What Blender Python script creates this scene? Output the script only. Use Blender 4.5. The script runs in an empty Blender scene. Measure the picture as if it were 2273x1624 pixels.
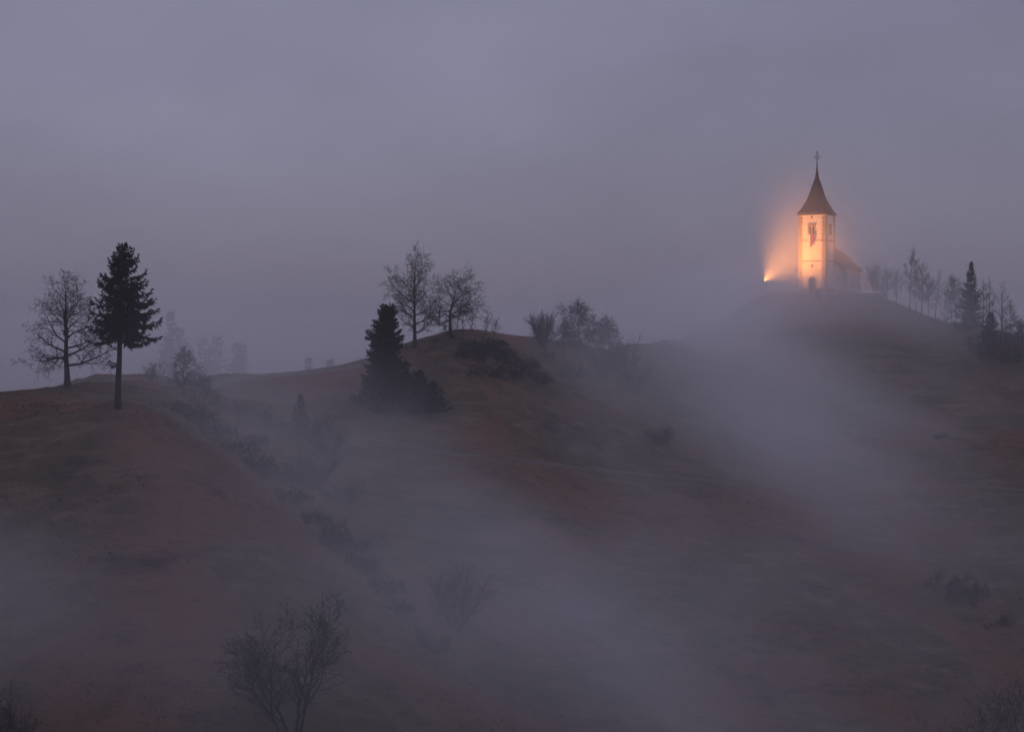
import bpy, bmesh, math, random
import numpy as np
from mathutils import Vector, Matrix, Quaternion

sc = bpy.context.scene
COL = sc.collection
R = math.radians

# ------------------------------------------------------------------ camera
F_PX = 3660.0                      # focal length in pixels of a 2273 px wide picture
PITCH = R(-1.205)
cam_d = bpy.data.cameras.new('camera')
cam_d.sensor_width = 36.0
cam_d.lens = 36.0 * F_PX / 2273.0
cam_d.clip_start = 0.5
cam_d.clip_end = 12000.0
cam = bpy.data.objects.new('camera', cam_d)
COL.objects.link(cam)
cam.location = (0, 0, 0)
cam.rotation_euler = (R(90) + PITCH, 0, 0)
sc.camera = cam

# ------------------------------------------------------------------ world: dusk sky under thin cloud
W = bpy.data.worlds.new('World')
sc.world = W
W.use_nodes = True
nt = W.node_tree
nt.nodes.clear()
SUN_ELEV, SUN_ROT = R(5.0), R(165.0)
wo = nt.nodes.new('ShaderNodeOutputWorld')
bg = nt.nodes.new('ShaderNodeBackground')
sky = nt.nodes.new('ShaderNodeTexSky')
sky.sky_type = 'NISHITA'
sky.sun_disc = False
sky.sun_elevation = SUN_ELEV
sky.sun_rotation = SUN_ROT
sky.altitude = 800
sky.dust_density = 2.0
sky.air_density = 1.0
bw = nt.nodes.new('ShaderNodeRGBToBW')
mx = nt.nodes.new('ShaderNodeMix'); mx.data_type = 'RGBA'
mx.inputs['Factor'].default_value = 0.80
tint = nt.nodes.new('ShaderNodeMix'); tint.data_type = 'RGBA'; tint.blend_type = 'MULTIPLY'
tint.inputs['Factor'].default_value = 1.0
SKY_TINT = (0.95, 0.888, 1.265, 1)
tint.inputs['B'].default_value = SKY_TINT
tc = nt.nodes.new('ShaderNodeTexCoord')
mp = nt.nodes.new('ShaderNodeMapping'); mp.inputs['Scale'].default_value = (1.6, 1.6, 3.0)
nz = nt.nodes.new('ShaderNodeTexNoise')
nz.inputs['Scale'].default_value = 2.4; nz.inputs['Detail'].default_value = 4.0; nz.inputs['Roughness'].default_value = 0.5
mr = nt.nodes.new('ShaderNodeMapRange')
mr.inputs['From Min'].default_value = 0.3; mr.inputs['From Max'].default_value = 0.7
mr.inputs['To Min'].default_value = 0.88; mr.inputs['To Max'].default_value = 1.14
mul = nt.nodes.new('ShaderNodeVectorMath'); mul.operation = 'SCALE'
L = nt.links.new
L(sky.outputs[0], bw.inputs[0])
L(sky.outputs[0], mx.inputs['A']); L(bw.outputs[0], mx.inputs['B'])
L(mx.outputs['Result'], tint.inputs['A'])
L(tc.outputs['Generated'], mp.inputs[0]); L(mp.outputs[0], nz.inputs['Vector']); L(nz.outputs['Fac'], mr.inputs['Value'])
L(tint.outputs['Result'], mul.inputs[0]); L(mr.outputs[0], mul.inputs['Scale'])
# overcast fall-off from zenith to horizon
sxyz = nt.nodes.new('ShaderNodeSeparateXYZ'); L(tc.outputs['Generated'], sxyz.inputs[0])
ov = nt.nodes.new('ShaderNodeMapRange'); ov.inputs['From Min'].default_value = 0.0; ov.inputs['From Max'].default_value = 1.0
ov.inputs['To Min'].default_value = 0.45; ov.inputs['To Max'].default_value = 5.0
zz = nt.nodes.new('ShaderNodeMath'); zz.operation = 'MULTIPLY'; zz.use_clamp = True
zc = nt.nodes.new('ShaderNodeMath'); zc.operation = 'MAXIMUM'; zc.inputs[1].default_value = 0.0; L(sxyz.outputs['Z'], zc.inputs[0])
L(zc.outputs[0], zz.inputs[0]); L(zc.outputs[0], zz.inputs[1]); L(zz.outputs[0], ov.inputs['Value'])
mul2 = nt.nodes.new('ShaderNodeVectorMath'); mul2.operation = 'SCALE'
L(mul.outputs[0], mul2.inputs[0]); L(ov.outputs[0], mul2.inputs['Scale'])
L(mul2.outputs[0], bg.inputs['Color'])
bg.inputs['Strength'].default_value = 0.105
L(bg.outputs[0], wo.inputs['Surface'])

sun_d = bpy.data.lights.new('sun', 'SUN')
sun_d.energy = 0.05
sun_d.angle = R(40)
sun_d.color = (1.0, 0.86, 0.84)
sun = bpy.data.objects.new('sun', sun_d)
COL.objects.link(sun)
# the lamp points from the same bearing as the sky's sun, lifted a little: its light comes scattered through cloud
_az = SUN_ROT
_sd = Vector((math.sin(_az) * math.cos(R(25)), math.cos(_az) * math.cos(R(25)), math.sin(R(25))))
sun.rotation_euler = _sd.to_track_quat('Z', 'Y').to_euler()

sc.view_settings.view_transform = 'Standard'
sc.view_settings.look = 'None'
sc.view_settings.exposure = 0.25
sc.view_settings.gamma = 1.0
sc.view_settings.use_curve_mapping = False
sc.render.engine = 'CYCLES'
sc.cycles.use_denoising = True
sc.cycles.denoiser = 'OPENIMAGEDENOISE'
sc.cycles.max_bounces = 8
sc.cycles.diffuse_bounces = 2
sc.cycles.glossy_bounces = 1
sc.cycles.transmission_bounces = 2
sc.cycles.transparent_max_bounces = 8
sc.cycles.volume_bounces = 6
sc.cycles.volume_step_rate = 2.0
sc.cycles.use_adaptive_sampling = True
sc.cycles.adaptive_threshold = 0.02
sc.cycles.sample_clamp_indirect = 4.0

# haze and mist strengths (the volumes themselves are built after the terrain)
HAZE_D = 0.0003
MIST_GAIN = 1.0

# ------------------------------------------------------------------ helpers
cp, sp = math.cos(PITCH), math.sin(PITCH)
def ray(px, py):
    u, v = (px - 1136.5) / F_PX, (812.0 - py) / F_PX
    d = Vector((u, cp - v * sp, sp + v * cp))
    return d / d.y
def at(px, py, Y):
    return ray(px, py) * Y

def vnoise(seed, *co):
    """value noise, vectorised, n-dimensional; returns about -1..1"""
    base = [np.floor(c).astype(np.int64) for c in co]
    fr = [c - b for c, b in zip(co, base)]
    fr = [f * f * f * (f * (f * 6 - 15) + 10) for f in fr]
    out = np.zeros_like(co[0], dtype=float)
    n = len(co)
    for corner in range(2 ** n):
        h = np.full(co[0].shape, seed * 7919 + 13, dtype=np.int64)
        w = np.ones_like(out)
        for k in range(n):
            bit = (corner >> k) & 1
            h = (h * 1664525 + (base[k] + bit) * 374761393 + 668265263) & 0xFFFFFFFF
            h = (h ^ (h >> 13)) * 1274126177 & 0xFFFFFFFF
            w = w * (fr[k] if bit else 1 - fr[k])
        h = (h ^ (h >> 16)) & 0xFFFF
        out += w * (h / 32767.5 - 1.0)
    return out
def fbm(seed, octs, *co, rough=0.5):
    a, s, out = 1.0, 1.0, 0
    for o in range(octs):
        out = out + a * vnoise(seed + o * 31, *[c * s + o * 17.3 for c in co])
        a *= rough; s *= 2.03
    return out
def sstep(a, b, x):
    t = np.clip((x - a) / (b - a), 0, 1)
    return t * t * (3 - 2 * t)

def mesh_arrays(name, verts, faces, smooth=False):
    """verts (N,3), faces (M,k) with one k"""
    verts = np.asarray(verts, dtype=np.float32); faces = np.asarray(faces, dtype=np.int32)
    me = bpy.data.meshes.new(name)
    me.vertices.add(len(verts)); me.vertices.foreach_set('co', verts.ravel())
    k = faces.shape[1]
    me.loops.add(faces.size); me.loops.foreach_set('vertex_index', faces.ravel())
    me.polygons.add(len(faces))
    me.polygons.foreach_set('loop_start', np.arange(0, faces.size, k, dtype=np.int32))
    me.polygons.foreach_set('loop_total', np.full(len(faces), k, dtype=np.int32))
    me.update(calc_edges=True)
    if smooth:
        me.polygons.foreach_set('use_smooth', np.ones(len(faces), dtype=bool))
    me.validate()
    return me
def link(name, data, mat=None, parent=None):
    o = bpy.data.objects.new(name, data)
    COL.objects.link(o)
    if mat is not None and data is not None:
        if len(data.materials) == 0:
            data.materials.append(mat)
    if parent is not None:
        o.parent = parent
    return o
def tag(o, label=None, cat=None, group=None, kind=None):
    if label: o['label'] = label
    if cat: o['category'] = cat
    if group: o['group'] = group
    if kind: o['kind'] = kind
    return o
def thing(name, label, cat, loc=(0, 0, 0), rz=0.0, group=None):
    o = bpy.data.objects.new(name, None)
    o.empty_display_size = 0.3
    COL.objects.link(o)
    o.location = loc; o.rotation_euler = (0, 0, rz)
    return tag(o, label, cat, group)
def copy_tree(root, loc, rz, scale=1.0, label=None, group=None):
    c = root.copy(); COL.objects.link(c)
    c.location = loc; c.rotation_euler = (0, 0, rz); c.scale = (scale,) * 3 if not isinstance(scale, tuple) else scale
    if label: c['label'] = label
    if group: c['group'] = group
    for ch in root.children:
        d = ch.copy(); COL.objects.link(d); d.parent = c
        for g in ch.children:
            e = g.copy(); COL.objects.link(e); e.parent = d
    return c

class MB:
    """collects boxes, prisms, tubes; build() links them as one mesh object"""
    def __init__(s): s.bm = bmesh.new()
    def box(s, x0, x1, y0, y1, z0, z1, bevel=0.0):
        b = bmesh.new()
        bmesh.ops.create_cube(b, size=1.0)
        for v in b.verts:
            v.co = Vector(((x0 + x1) / 2 + v.co.x * (x1 - x0), (y0 + y1) / 2 + v.co.y * (y1 - y0), (z0 + z1) / 2 + v.co.z * (z1 - z0)))
        if bevel > 0:
            bmesh.ops.bevel(b, geom=b.edges[:], offset=bevel, segments=1, affect='EDGES')
        s.merge(b); return s
    def merge(s, b, M=None):
        if M is not None: bmesh.ops.transform(b, matrix=M, verts=b.verts[:])
        m = {}
        for v in b.verts: m[v] = s.bm.verts.new(v.co)
        for f in b.faces:
            try: s.bm.faces.new([m[v] for v in f.verts])
            except ValueError: pass
        b.free()
    def poly(s, pts):
        s.bm.faces.new([s.bm.verts.new(p) for p in pts]); return s
    def solid(s, bottom, top):
        """prism between two loops of points with the same count"""
        n = len(bottom)
        a = [s.bm.verts.new(p) for p in bottom]; b = [s.bm.verts.new(p) for p in top]
        for i in range(n):
            s.bm.faces.new((a[i], a[(i + 1) % n], b[(i + 1) % n], b[i]))
        s.bm.faces.new(a[::-1]); s.bm.faces.new(b); return s
    def tube(s, pts, rad, n=8):
        pts = [Vector(p) for p in pts]
        if not hasattr(rad, '__len__'): rad = [rad] * len(pts)
        rings = []
        for i, p in enumerate(pts):
            d = (pts[min(i + 1, len(pts) - 1)] - pts[max(i - 1, 0)]).normalized()
            u = d.cross(Vector((0, 0, 1)) if abs(d.z) < .9 else Vector((1, 0, 0))).normalized(); v = d.cross(u)
            rings.append([s.bm.verts.new(p + (u * math.cos(2 * math.pi * k / n) + v * math.sin(2 * math.pi * k / n)) * rad[i]) for k in range(n)])
        for a, b in zip(rings[:-1], rings[1:]):
            for k in range(n):
                s.bm.faces.new((a[k], a[(k + 1) % n], b[(k + 1) % n], b[k]))
        s.bm.faces.new(rings[0][::-1]); s.bm.faces.new(rings[-1]); return s
    def ball(s, c, r, sub=2):
        b = bmesh.new(); bmesh.ops.create_icosphere(b, subdivisions=sub, radius=r)
        s.merge(b, Matrix.Translation(c)); return s
    def build(s, name, mat, parent=None, smooth=False, loc=None):
        bmesh.ops.recalc_face_normals(s.bm, faces=s.bm.faces[:])
        me = bpy.data.meshes.new(name); s.bm.to_mesh(me); s.bm.free()
        if smooth: me.polygons.foreach_set('use_smooth', np.ones(len(me.polygons), dtype=bool))
        o = link(name, me, mat, parent)
        if loc is not None: o.location = loc
        return o

# ------------------------------------------------------------------ materials
def mat_noise(name, c1, c2, scale=1.0, rough=0.9, detail=6.0, lo=0.35, hi=0.65, bump=0.0, bump_scale=None, bump_dist=0.05, stretch=(1, 1, 1), c3=None, s3=0.3, lo3=0.5, hi3=0.65):
    m = bpy.data.materials.new(name); m.use_nodes = True
    t = m.node_tree; n = t.nodes; b = n['Principled BSDF']
    b.inputs['Roughness'].default_value = rough
    b.inputs['Specular IOR Level'].default_value = 0.25
    tc = n.new('ShaderNodeTexCoord'); mpn = n.new('ShaderNodeMapping'); mpn.inputs['Scale'].default_value = stretch
    t.links.new(tc.outputs['Object'], mpn.inputs[0])
    def noise(sc_, det=detail):
        q = n.new('ShaderNodeTexNoise'); q.inputs['Scale'].default_value = sc_; q.inputs['Detail'].default_value = det
        q.inputs['Roughness'].default_value = 0.6
        t.links.new(mpn.outputs[0], q.inputs['Vector']); return q
    def ramp(src, a, b_):
        r = n.new('ShaderNodeMapRange'); r.inputs['From Min'].default_value = a; r.inputs['From Max'].default_value = b_
        t.links.new(src, r.inputs['Value']); return r.outputs[0]
    q = noise(scale)
    mix = n.new('ShaderNodeMix'); mix.data_type = 'RGBA'
    mix.inputs['A'].default_value = (*c1, 1); mix.inputs['B'].default_value = (*c2, 1)
    t.links.new(ramp(q.outputs['Fac'], lo, hi), mix.inputs['Factor'])
    outc = mix.outputs['Result']
    if c3 is not None:
        q3 = noise(s3)
        m3 = n.new('ShaderNodeMix'); m3.data_type = 'RGBA'; m3.inputs['B'].default_value = (*c3, 1)
        t.links.new(outc, m3.inputs['A']); t.links.new(ramp(q3.outputs['Fac'], lo3, hi3), m3.inputs['Factor'])
        outc = m3.outputs['Result']
    t.links.new(outc, b.inputs['Base Color'])
    if bump > 0:
        qb = noise(bump_scale or scale * 4)
        bp = n.new('ShaderNodeBump'); bp.inputs['Strength'].default_value = bump; bp.inputs['Distance'].default_value = bump_dist
        t.links.new(qb.outputs['Fac'], bp.inputs['Height']); t.links.new(bp.outputs[0], b.inputs['Normal'])
    return m
def mat_plain(name, c, rough=0.7, metal=0.0):
    m = bpy.data.materials.new(name); m.use_nodes = True
    b = m.node_tree.nodes['Principled BSDF']
    b.inputs['Base Color'].default_value = (*c, 1); b.inputs['Roughness'].default_value = rough; b.inputs['Metallic'].default_value = metal
    return m
def mat_emit(name, c, s):
    m = bpy.data.materials.new(name); m.use_nodes = True
    b = m.node_tree.nodes['Principled BSDF']
    b.inputs['Base Color'].default_value = (*c, 1); b.inputs['Emission Color'].default_value = (*c, 1); b.inputs['Emission Strength'].default_value = s
    return m

M = {}
def ground_mat(name, dark=1.0):
    m = bpy.data.materials.new(name); m.use_nodes = True
    t = m.node_tree; n = t.nodes; b = n['Principled BSDF']; lk = t.links.new
    b.inputs['Roughness'].default_value = 1.0; b.inputs['Specular IOR Level'].default_value = 0.1
    tcn = n.new('ShaderNodeTexCoord')
    mpA = n.new('ShaderNodeMapping'); lk(tcn.outputs['Object'], mpA.inputs[0])
    mpB = n.new('ShaderNodeMapping'); mpB.inputs['Scale'].default_value = (0.55, 1.0, 2.2); lk(tcn.outputs['Object'], mpB.inputs[0])
    def noise(mpn, s, d=6, r=0.6, dist=0.0):
        q = n.new('ShaderNodeTexNoise'); q.inputs['Scale'].default_value = s; q.inputs['Detail'].default_value = d
        q.inputs['Roughness'].default_value = r; q.inputs['Distortion'].default_value = dist
        lk(mpn.outputs[0], q.inputs['Vector']); return q.outputs['Fac']
    def ramp(src, a, c):
        r = n.new('ShaderNodeMapRange'); r.interpolation_type = 'SMOOTHSTEP'
        r.inputs['From Min'].default_value = a; r.inputs['From Max'].default_value = c
        lk(src, r.inputs['Value']); return r.outputs[0]
    def mix(a, c, f):
        x = n.new('ShaderNodeMix'); x.data_type = 'RGBA'
        if isinstance(a, tuple): x.inputs['A'].default_value = (*a, 1)
        else: lk(a, x.inputs['A'])
        if isinstance(c, tuple): x.inputs['B'].default_value = (*c, 1)
        else: lk(c, x.inputs['B'])
        lk(f, x.inputs['Factor']); return x.outputs['Result']
    d = dark
    olive, straw, rust, mould = (0.105*d, 0.086*d, 0.050*d), (0.185*d, 0.135*d, 0.088*d), (0.185*d, 0.104*d, 0.068*d), (0.045*d, 0.036*d, 0.028*d)
    c = mix(olive, straw, ramp(noise(mpB, 0.35), 0.42, 0.68))
    c = mix(c, rust, ramp(noise(mpA, 0.045, 7, 0.62, 0.6), 0.44, 0.60))
    c = mix(c, mould, ramp(noise(mpB, 0.11, 8, 0.7, 0.4), 0.52, 0.72))
    c = mix(c, mould, ramp(noise(mpB, 0.9, 6, 0.75), 0.54, 0.74))
    c = mix(c, straw, ramp(noise(mpB, 2.3, 6, 0.75), 0.58, 0.74))
    lk(c, b.inputs['Base Color'])
    bp = n.new('ShaderNodeBump'); bp.inputs['Strength'].default_value = 0.9; bp.inputs['Distance'].default_value = 0.6
    lk(noise(mpB, 1.0, 8, 0.72), bp.inputs['Height']); lk(bp.outputs[0], b.inputs['Normal'])
    return m
M['ground'] = ground_mat('ground_grass')
M['grass'] = ground_mat('grass_blades', 1.0)
M['track'] = mat_noise('gravel_track', (0.20, 0.18, 0.16), (0.12, 0.105, 0.09), 0.8, bump=0.4, bump_scale=6)
M['footpath'] = mat_noise('worn_footpath', (0.15, 0.122, 0.09), (0.085, 0.07, 0.052), 0.35, bump=0.4, bump_scale=5)
M['bark'] = mat_noise('dark_bark', (0.022, 0.019, 0.017), (0.045, 0.038, 0.033), 3.0, bump=0.6, bump_scale=8, stretch=(1, 1, .3))
M['bark_spruce'] = mat_noise('spruce_bark', (0.020, 0.015, 0.013), (0.040, 0.028, 0.022), 3.0, bump=0.6, bump_scale=8)
M['bark_pale'] = mat_noise('pale_birch_bark', (0.16, 0.14, 0.125), (0.07, 0.06, 0.055), 1.2, stretch=(1, 1, 2.2))
M['twig'] = mat_noise('bare_twigs', (0.030, 0.024, 0.021), (0.05, 0.038, 0.032), 2.0)
M['twig_red'] = mat_noise('reddish_twigs', (0.050, 0.034, 0.032), (0.075, 0.05, 0.045), 2.0)
M['deadwood'] = mat_noise('bleached_dead_wood', (0.26, 0.235, 0.20), (0.14, 0.12, 0.10), 1.5)
M['needle'] = mat_noise('spruce_needles', (0.010, 0.016, 0.010), (0.026, 0.036, 0.020), 1.6, lo=.3, hi=.7)
M['needle_yew'] = mat_noise('dense_needles', (0.011, 0.018, 0.010), (0.030, 0.042, 0.022), 1.6, lo=.3, hi=.7)
M['bramble'] = mat_noise('bramble_leaves', (0.018, 0.016, 0.012), (0.045, 0.032, 0.024), 1.4)
M['plaster'] = mat_noise('cream_plaster', (0.72, 0.66, 0.56), (0.64, 0.57, 0.47), 0.55, rough=0.95, c3=(0.48, 0.42, 0.34), s3=0.9, lo3=0.60, hi3=0.85, bump=0.25, bump_scale=5, stretch=(1, 1, .45))
M['plaster_nave'] = mat_noise('grey_white_plaster', (0.58, 0.54, 0.48), (0.48, 0.44, 0.39), 0.5, rough=0.95, c3=(0.36, 0.33, 0.29), s3=0.7, lo3=.55, hi3=.8, bump=0.25, bump_scale=5, stretch=(1, 1, .45))
M['quoin'] = mat_noise('quoin_stone', (0.34, 0.27, 0.21), (0.25, 0.19, 0.15), 1.3, bump=0.4, bump_scale=6)
M['stone'] = mat_noise('weathered_stone', (0.24, 0.22, 0.20), (0.13, 0.12, 0.11), 0.9, bump=0.6, bump_scale=4)
M['plinth'] = mat_noise('plinth_stone', (0.34, 0.29, 0.24), (0.22, 0.19, 0.16), 0.9, bump=0.4, bump_scale=4)
M['shingle'] = mat_noise('brown_shingle', (0.040, 0.036, 0.038), (0.066, 0.060, 0.062), 1.6, c3=(0.034, 0.031, 0.031), s3=0.5, bump=0.5, bump_scale=5)
M['iron'] = mat_plain('black_iron', (0.025, 0.025, 0.028), 0.5, 0.6)
M['wood'] = mat_noise('dark_door_wood', (0.07, 0.045, 0.03), (0.04, 0.026, 0.018), 2.0, stretch=(4, 4, .4))
M['oldwood'] = mat_noise('grey_old_wood', (0.085, 0.072, 0.06), (0.05, 0.042, 0.036), 2.0, stretch=(4, 4, .4))
M['glassdark'] = mat_plain('dark_glass', (0.03, 0.03, 0.035), 0.15)
M['dark'] = mat_plain('dark_opening', (0.02, 0.018, 0.016), 0.9)
M['flag_white'] = mat_plain('flag_white', (0.75, 0.72, 0.68), 0.9)
M['flag_blue'] = mat_plain('flag_blue', (0.03, 0.07, 0.25), 0.9)
M['flag_red'] = mat_plain('flag_red', (0.45, 0.03, 0.03), 0.9)
M['lamp_metal'] = mat_plain('lamp_housing', (0.05, 0.05, 0.05), 0.5, 0.4)
M['lamp_glow'] = mat_emit('sodium_lens', (1.0, 0.50, 0.17), 60.0)

# ------------------------------------------------------------------ terrain
CTRL = [  # (px, py, distance): points of the visible hillsides
 # skyline
 (-250,905,190),(-120,890,198),(0,877,205),(60,868,209),(150,857,215),(200,851,222),(200,853,240),(260,845,246),(300,839,252),(360,834,260),(500,831,270),(620,827,275),(700,822,275),(800,808,272),
 (880,785,268),(920,772,265),(970,757,262),(1020,750,260),(1080,753,262),(1130,761,267),(1200,763,277),(1290,765,287),(1400,763,302),(1480,752,316),(1550,738,326),
 (1620,705,335),(1680,664,337),(1720,657,338),(1770,655,339),(1850,655,345),(1920,656,350),(1960,661,351),(2000,677,346),(2040,692,340),(2140,719,326),(2200,757,316),(2273,792,306),(2400,860,292),(2600,930,280),
 # left knoll, its face towards us
 (-250,1100,175),(-250,1500,150),(0,950,191),(0,1080,180),(0,1250,168),(0,1450,156),(0,1650,145),
 (130,905,200),(262,905,192),(150,1000,184),(250,1000,182),(250,1150,169),(250,1300,158),(250,1450,149),(250,1650,138),
 (370,960,188),(440,1040,182),(520,1130,174),(450,1250,162),(600,1260,165),(700,1370,158),(500,1400,151),(650,1500,147),(500,1650,137),(750,1650,139),(800,1480,155),
 # first gully
 (270,860,228),(330,866,236),(400,905,221),(480,965,213),(560,1035,206),(650,1115,197),(750,1205,188),(840,1305,178),(930,1420,168),(1010,1530,159),(1080,1660,149),
 # slope between the gullies
 (430,870,245),(500,890,243),(620,900,246),(620,980,230),(720,880,252),(720,980,234),(800,870,257),(850,930,245),(870,1050,222),(900,1150,208),(960,1020,228),(950,1280,192),(1050,1420,178),(1120,1560,166),
 (930,830,256),(1000,800,252),(1000,860,246),(1000,940,237),(1060,1018,227),(1100,1120,214),(1130,1250,199),(1200,1400,184),(1250,1650,160),
 (1100,800,256),(1150,850,252),(1180,950,241),(1250,830,270),(1300,900,261),(1300,1030,239),(1320,1180,217),(1350,1350,195),(1420,1500,179),(1450,1650,164),
 (1400,860,280),(1450,960,262),(1520,1063,244),(1550,1200,222),(1600,1350,203),(1700,1500,186),(1750,1650,172),(1650,1180,228),(1750,1300,212),(1850,1420,198),(1950,1560,183),
 # second gully
 (1440,800,296),(1520,860,286),(1620,950,271),(1730,1040,257),(1840,1130,244),(1940,1230,230),(2030,1340,216),(2120,1470,201),(2230,1640,184),
 # church hill
 (1560,780,316),(1620,740,326),(1690,720,329),(1700,800,312),(1720,900,291),(1830,720,328),(1850,800,314),(1840,920,287),(1830,1020,264),(1930,730,328),(1950,830,308),(1960,960,281),(1960,1090,253),
 (2050,740,328),(2060,820,311),(2080,920,291),(2080,1050,266),(2100,1200,239),(2140,1330,220),(2150,790,317),(2180,860,302),(2200,960,284),(2200,1090,259),(2220,1230,237),(2250,1400,213),
 (2320,900,289),(2330,1000,272),(2330,1150,248),(2330,1300,227),(2330,1500,203),(2330,1650,188),(2600,1100,255),(2600,1500,205),
]
pts = [at(*c) for c in CTRL]
W3 = [  # world points that the picture does not show: behind the ridge, the near valley, the slope we stand on
 (0,0,-1.75),(-60,0,-2.5),(60,0,-2),(0,25,-10),(-50,30,-12),(50,30,-12),(0,60,-30),(-70,60,-30),(70,60,-30),(-150,50,-32),(160,50,-30),
 (0,100,-46),(-80,100,-44),(80,100,-47),(-180,110,-40),(200,110,-44),(-30,122,-43),(40,125,-46),(100,130,-50),(130,150,-49),
 (-62,235,-13),(-45,262,-15),(-62,290,-28),(-45,318,-24),(-30,312,-18),(-10,310,-16),(10,315,-16),(30,345,-18),(48,385,-9),(-20,350,-30),
 (58,352,7.3),(66,352,7.3),(72,366,7.2),(60,366,7.0),(78,358,7.0),(70,378,6.2),(62,380,4.5),(52,350,6.6),(50,362,2.5),(84,366,4.0),(88,352,1.0),
 (100,352,-8),(78,395,0),(105,340,-11),(120,345,-20),(60,430,-20),(110,420,-30),(0,430,-45),(-80,420,-55),(-160,300,-40),(-120,240,-20),(-180,210,-12),(170,330,-28),(190,250,-14),
 (-250,450,-70),(250,450,-60),(0,600,-75),(-200,650,-80),(250,650,-80),(-300,100,-40),(300,100,-40),(-300,300,-60),(300,320,-45),(0,-60,6),(-200,-60,0),(200,-60,4),
]
P3 = np.array([tuple(p) for p in pts] + W3)
def tps_fit(P, lam=0.6):
    X = P[:, :2] / 100.0; n = len(X)
    r = np.linalg.norm(X[:, None] - X[None], axis=2)
    K = np.where(r > 0, r * r * np.log(r + 1e-12), 0) + lam * 1e-3 * np.eye(n)
    Q = np.hstack([np.ones((n, 1)), X])
    A = np.block([[K, Q], [Q.T, np.zeros((3, 3))]])
    return X, np.linalg.solve(A, np.concatenate([P[:, 2], np.zeros(3)]))
TX, TW = tps_fit(P3)
def base_h(x, y):
    x = np.asarray(x, float); y = np.asarray(y, float)
    sh = x.shape; X = np.stack([x.ravel(), y.ravel()], 1) / 100.0
    out = np.empty(len(X))
    for i in range(0, len(X), 20000):
        q = X[i:i + 20000]
        r2 = ((q[:, None] - TX[None]) ** 2).sum(2)
        k = 0.5 * r2 * np.log(r2 + 1e-12)
        out[i:i + 20000] = k @ TW[:-3] + TW[-3] + q @ TW[-2:]
    far = -88 + 5 * fbm(5, 3, x.ravel() / 400, y.ravel() / 400)
    d = np.maximum(np.abs(x.ravel()) - 230, np.maximum(y.ravel() - 480, -40 - y.ravel()))
    w = sstep(0, 130, d)
    return (np.clip(out, -92, 30) * (1 - w) + far * w).reshape(sh)

# footpaths and the track on the ridge, as polylines in (px, py) of the photograph dropped on the ground
def cast(px, py, y0=125.0, y1=420.0):
    d = ray(px, py)
    ys = np.arange(y0, y1, 0.5)
    h = base_h(d.x * ys, ys)
    below = np.nonzero(d.z * ys < h)[0]
    if len(below) == 0: return None
    Y = ys[below[0]]
    return Vector((d.x * Y, Y, float(h[below[0]])))
def dens(line, step=1.5):
    out = []
    for a, b in zip(line[:-1], line[1:]):
        n = max(1, int((b - a).length / step))
        out += [a.lerp(b, i / n) for i in range(n)]
    out.append(line[-1])
    for _ in range(6):
        out = [out[0]] + [(out[i - 1] + out[i] * 2 + out[i + 1]) / 4 for i in range(1, len(out) - 1)] + [out[-1]]
    return out
def line_cast(pp): return [v for v in (cast(*p) for p in pp) if v is not None]
TRACK = dens([Vector((at(px, py, Y).x, Y, 0)) for px, py, Y in [(200,853,239),(240,847,244),(300,839,251.3),(370,834,260.5),(500,831,269.3),(620,827,274.3),(700,822,274.3),(800,808,271.3),(860,792,267.5)]])
TERRACE = dens(line_cast([(780,962),(880,985),(1000,1013),(1100,1024),(1200,1031),(1350,1042),(1520,1061),(1640,1075)]))
TERRACE2 = dens(line_cast([(1900,1092),(1990,1080),(2080,1074),(2170,1079),(2273,1088),(2380,1095)]))
KNOLLPATH = dens(line_cast([(905,815),(960,822),(1040,828),(1110,838),(1180,846)]))
CHURCHPATH = dens(line_cast([(1500,765),(1570,745),(1640,727),(1700,714),(1750,703),(1800,690)]))
PATHS = [(TRACK, 2.0), (TERRACE, 1.5), (TERRACE2, 1.4), (KNOLLPATH, 1.2), (CHURCHPATH, 1.6)]

def grid_axis(lo, a, b, hi, step):
    core = list(np.arange(a, b + 1e-6, step))
    s, x, left = step, a, []
    while x > lo:
        s *= 1.16; x -= s; left.append(max(x, lo))
    s, x, right = step, b, []
    while x < hi:
        s *= 1.16; x += s; right.append(min(x, hi))
    return np.array(left[::-1] + core + right)
GX = grid_axis(-4800, -76, 118, 4800, 0.8)
GY = grid_axis(-420, 126, 366, 5900, 0.8)
gx, gy = np.meshgrid(GX, GY)
GZ = base_h(gx, gy)
pm = np.full(gx.shape, 99.0)
for line, wd in PATHS:
    for p in line[::2]:
        sel = (np.abs(gx - p.x) < 8) & (np.abs(gy - p.y) < 8)
        pm[sel] = np.minimum(pm[sel], np.hypot(gx[sel] - p.x, gy[sel] - p.y) - wd / 2)
relief = 0.55 * fbm(11, 3, gx / 9.0, gy / 6.0) + 0.26 * fbm(12, 3, gx / 2.8, gy / 1.7)
ter = np.abs(vnoise(14, gx / 14.0, GZ / 1.6))          # small cattle terraces that follow the contour
relief += 0.22 * (0.5 - ter)
relief *= np.clip(sstep(0.2, 3.0, pm), 0.0, 1) * (1 - 0.9 * np.exp(-((gx - 66) ** 2 / 400 + (gy - 356) ** 2 / 700)))
_rp = np.array([(p.x / p.y, p.y) for p in pts[:39]]); _rp = _rp[np.argsort(_rp[:, 0])]
_rd = np.abs(gy - np.interp(gx / np.maximum(gy, 1), _rp[:, 0], _rp[:, 1]))
relief *= .25 + .75 * sstep(4, 26, _rd)
relief *= sstep(4, 60, gy) + sstep(4, 60, -gy)
GZ = GZ + relief
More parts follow.
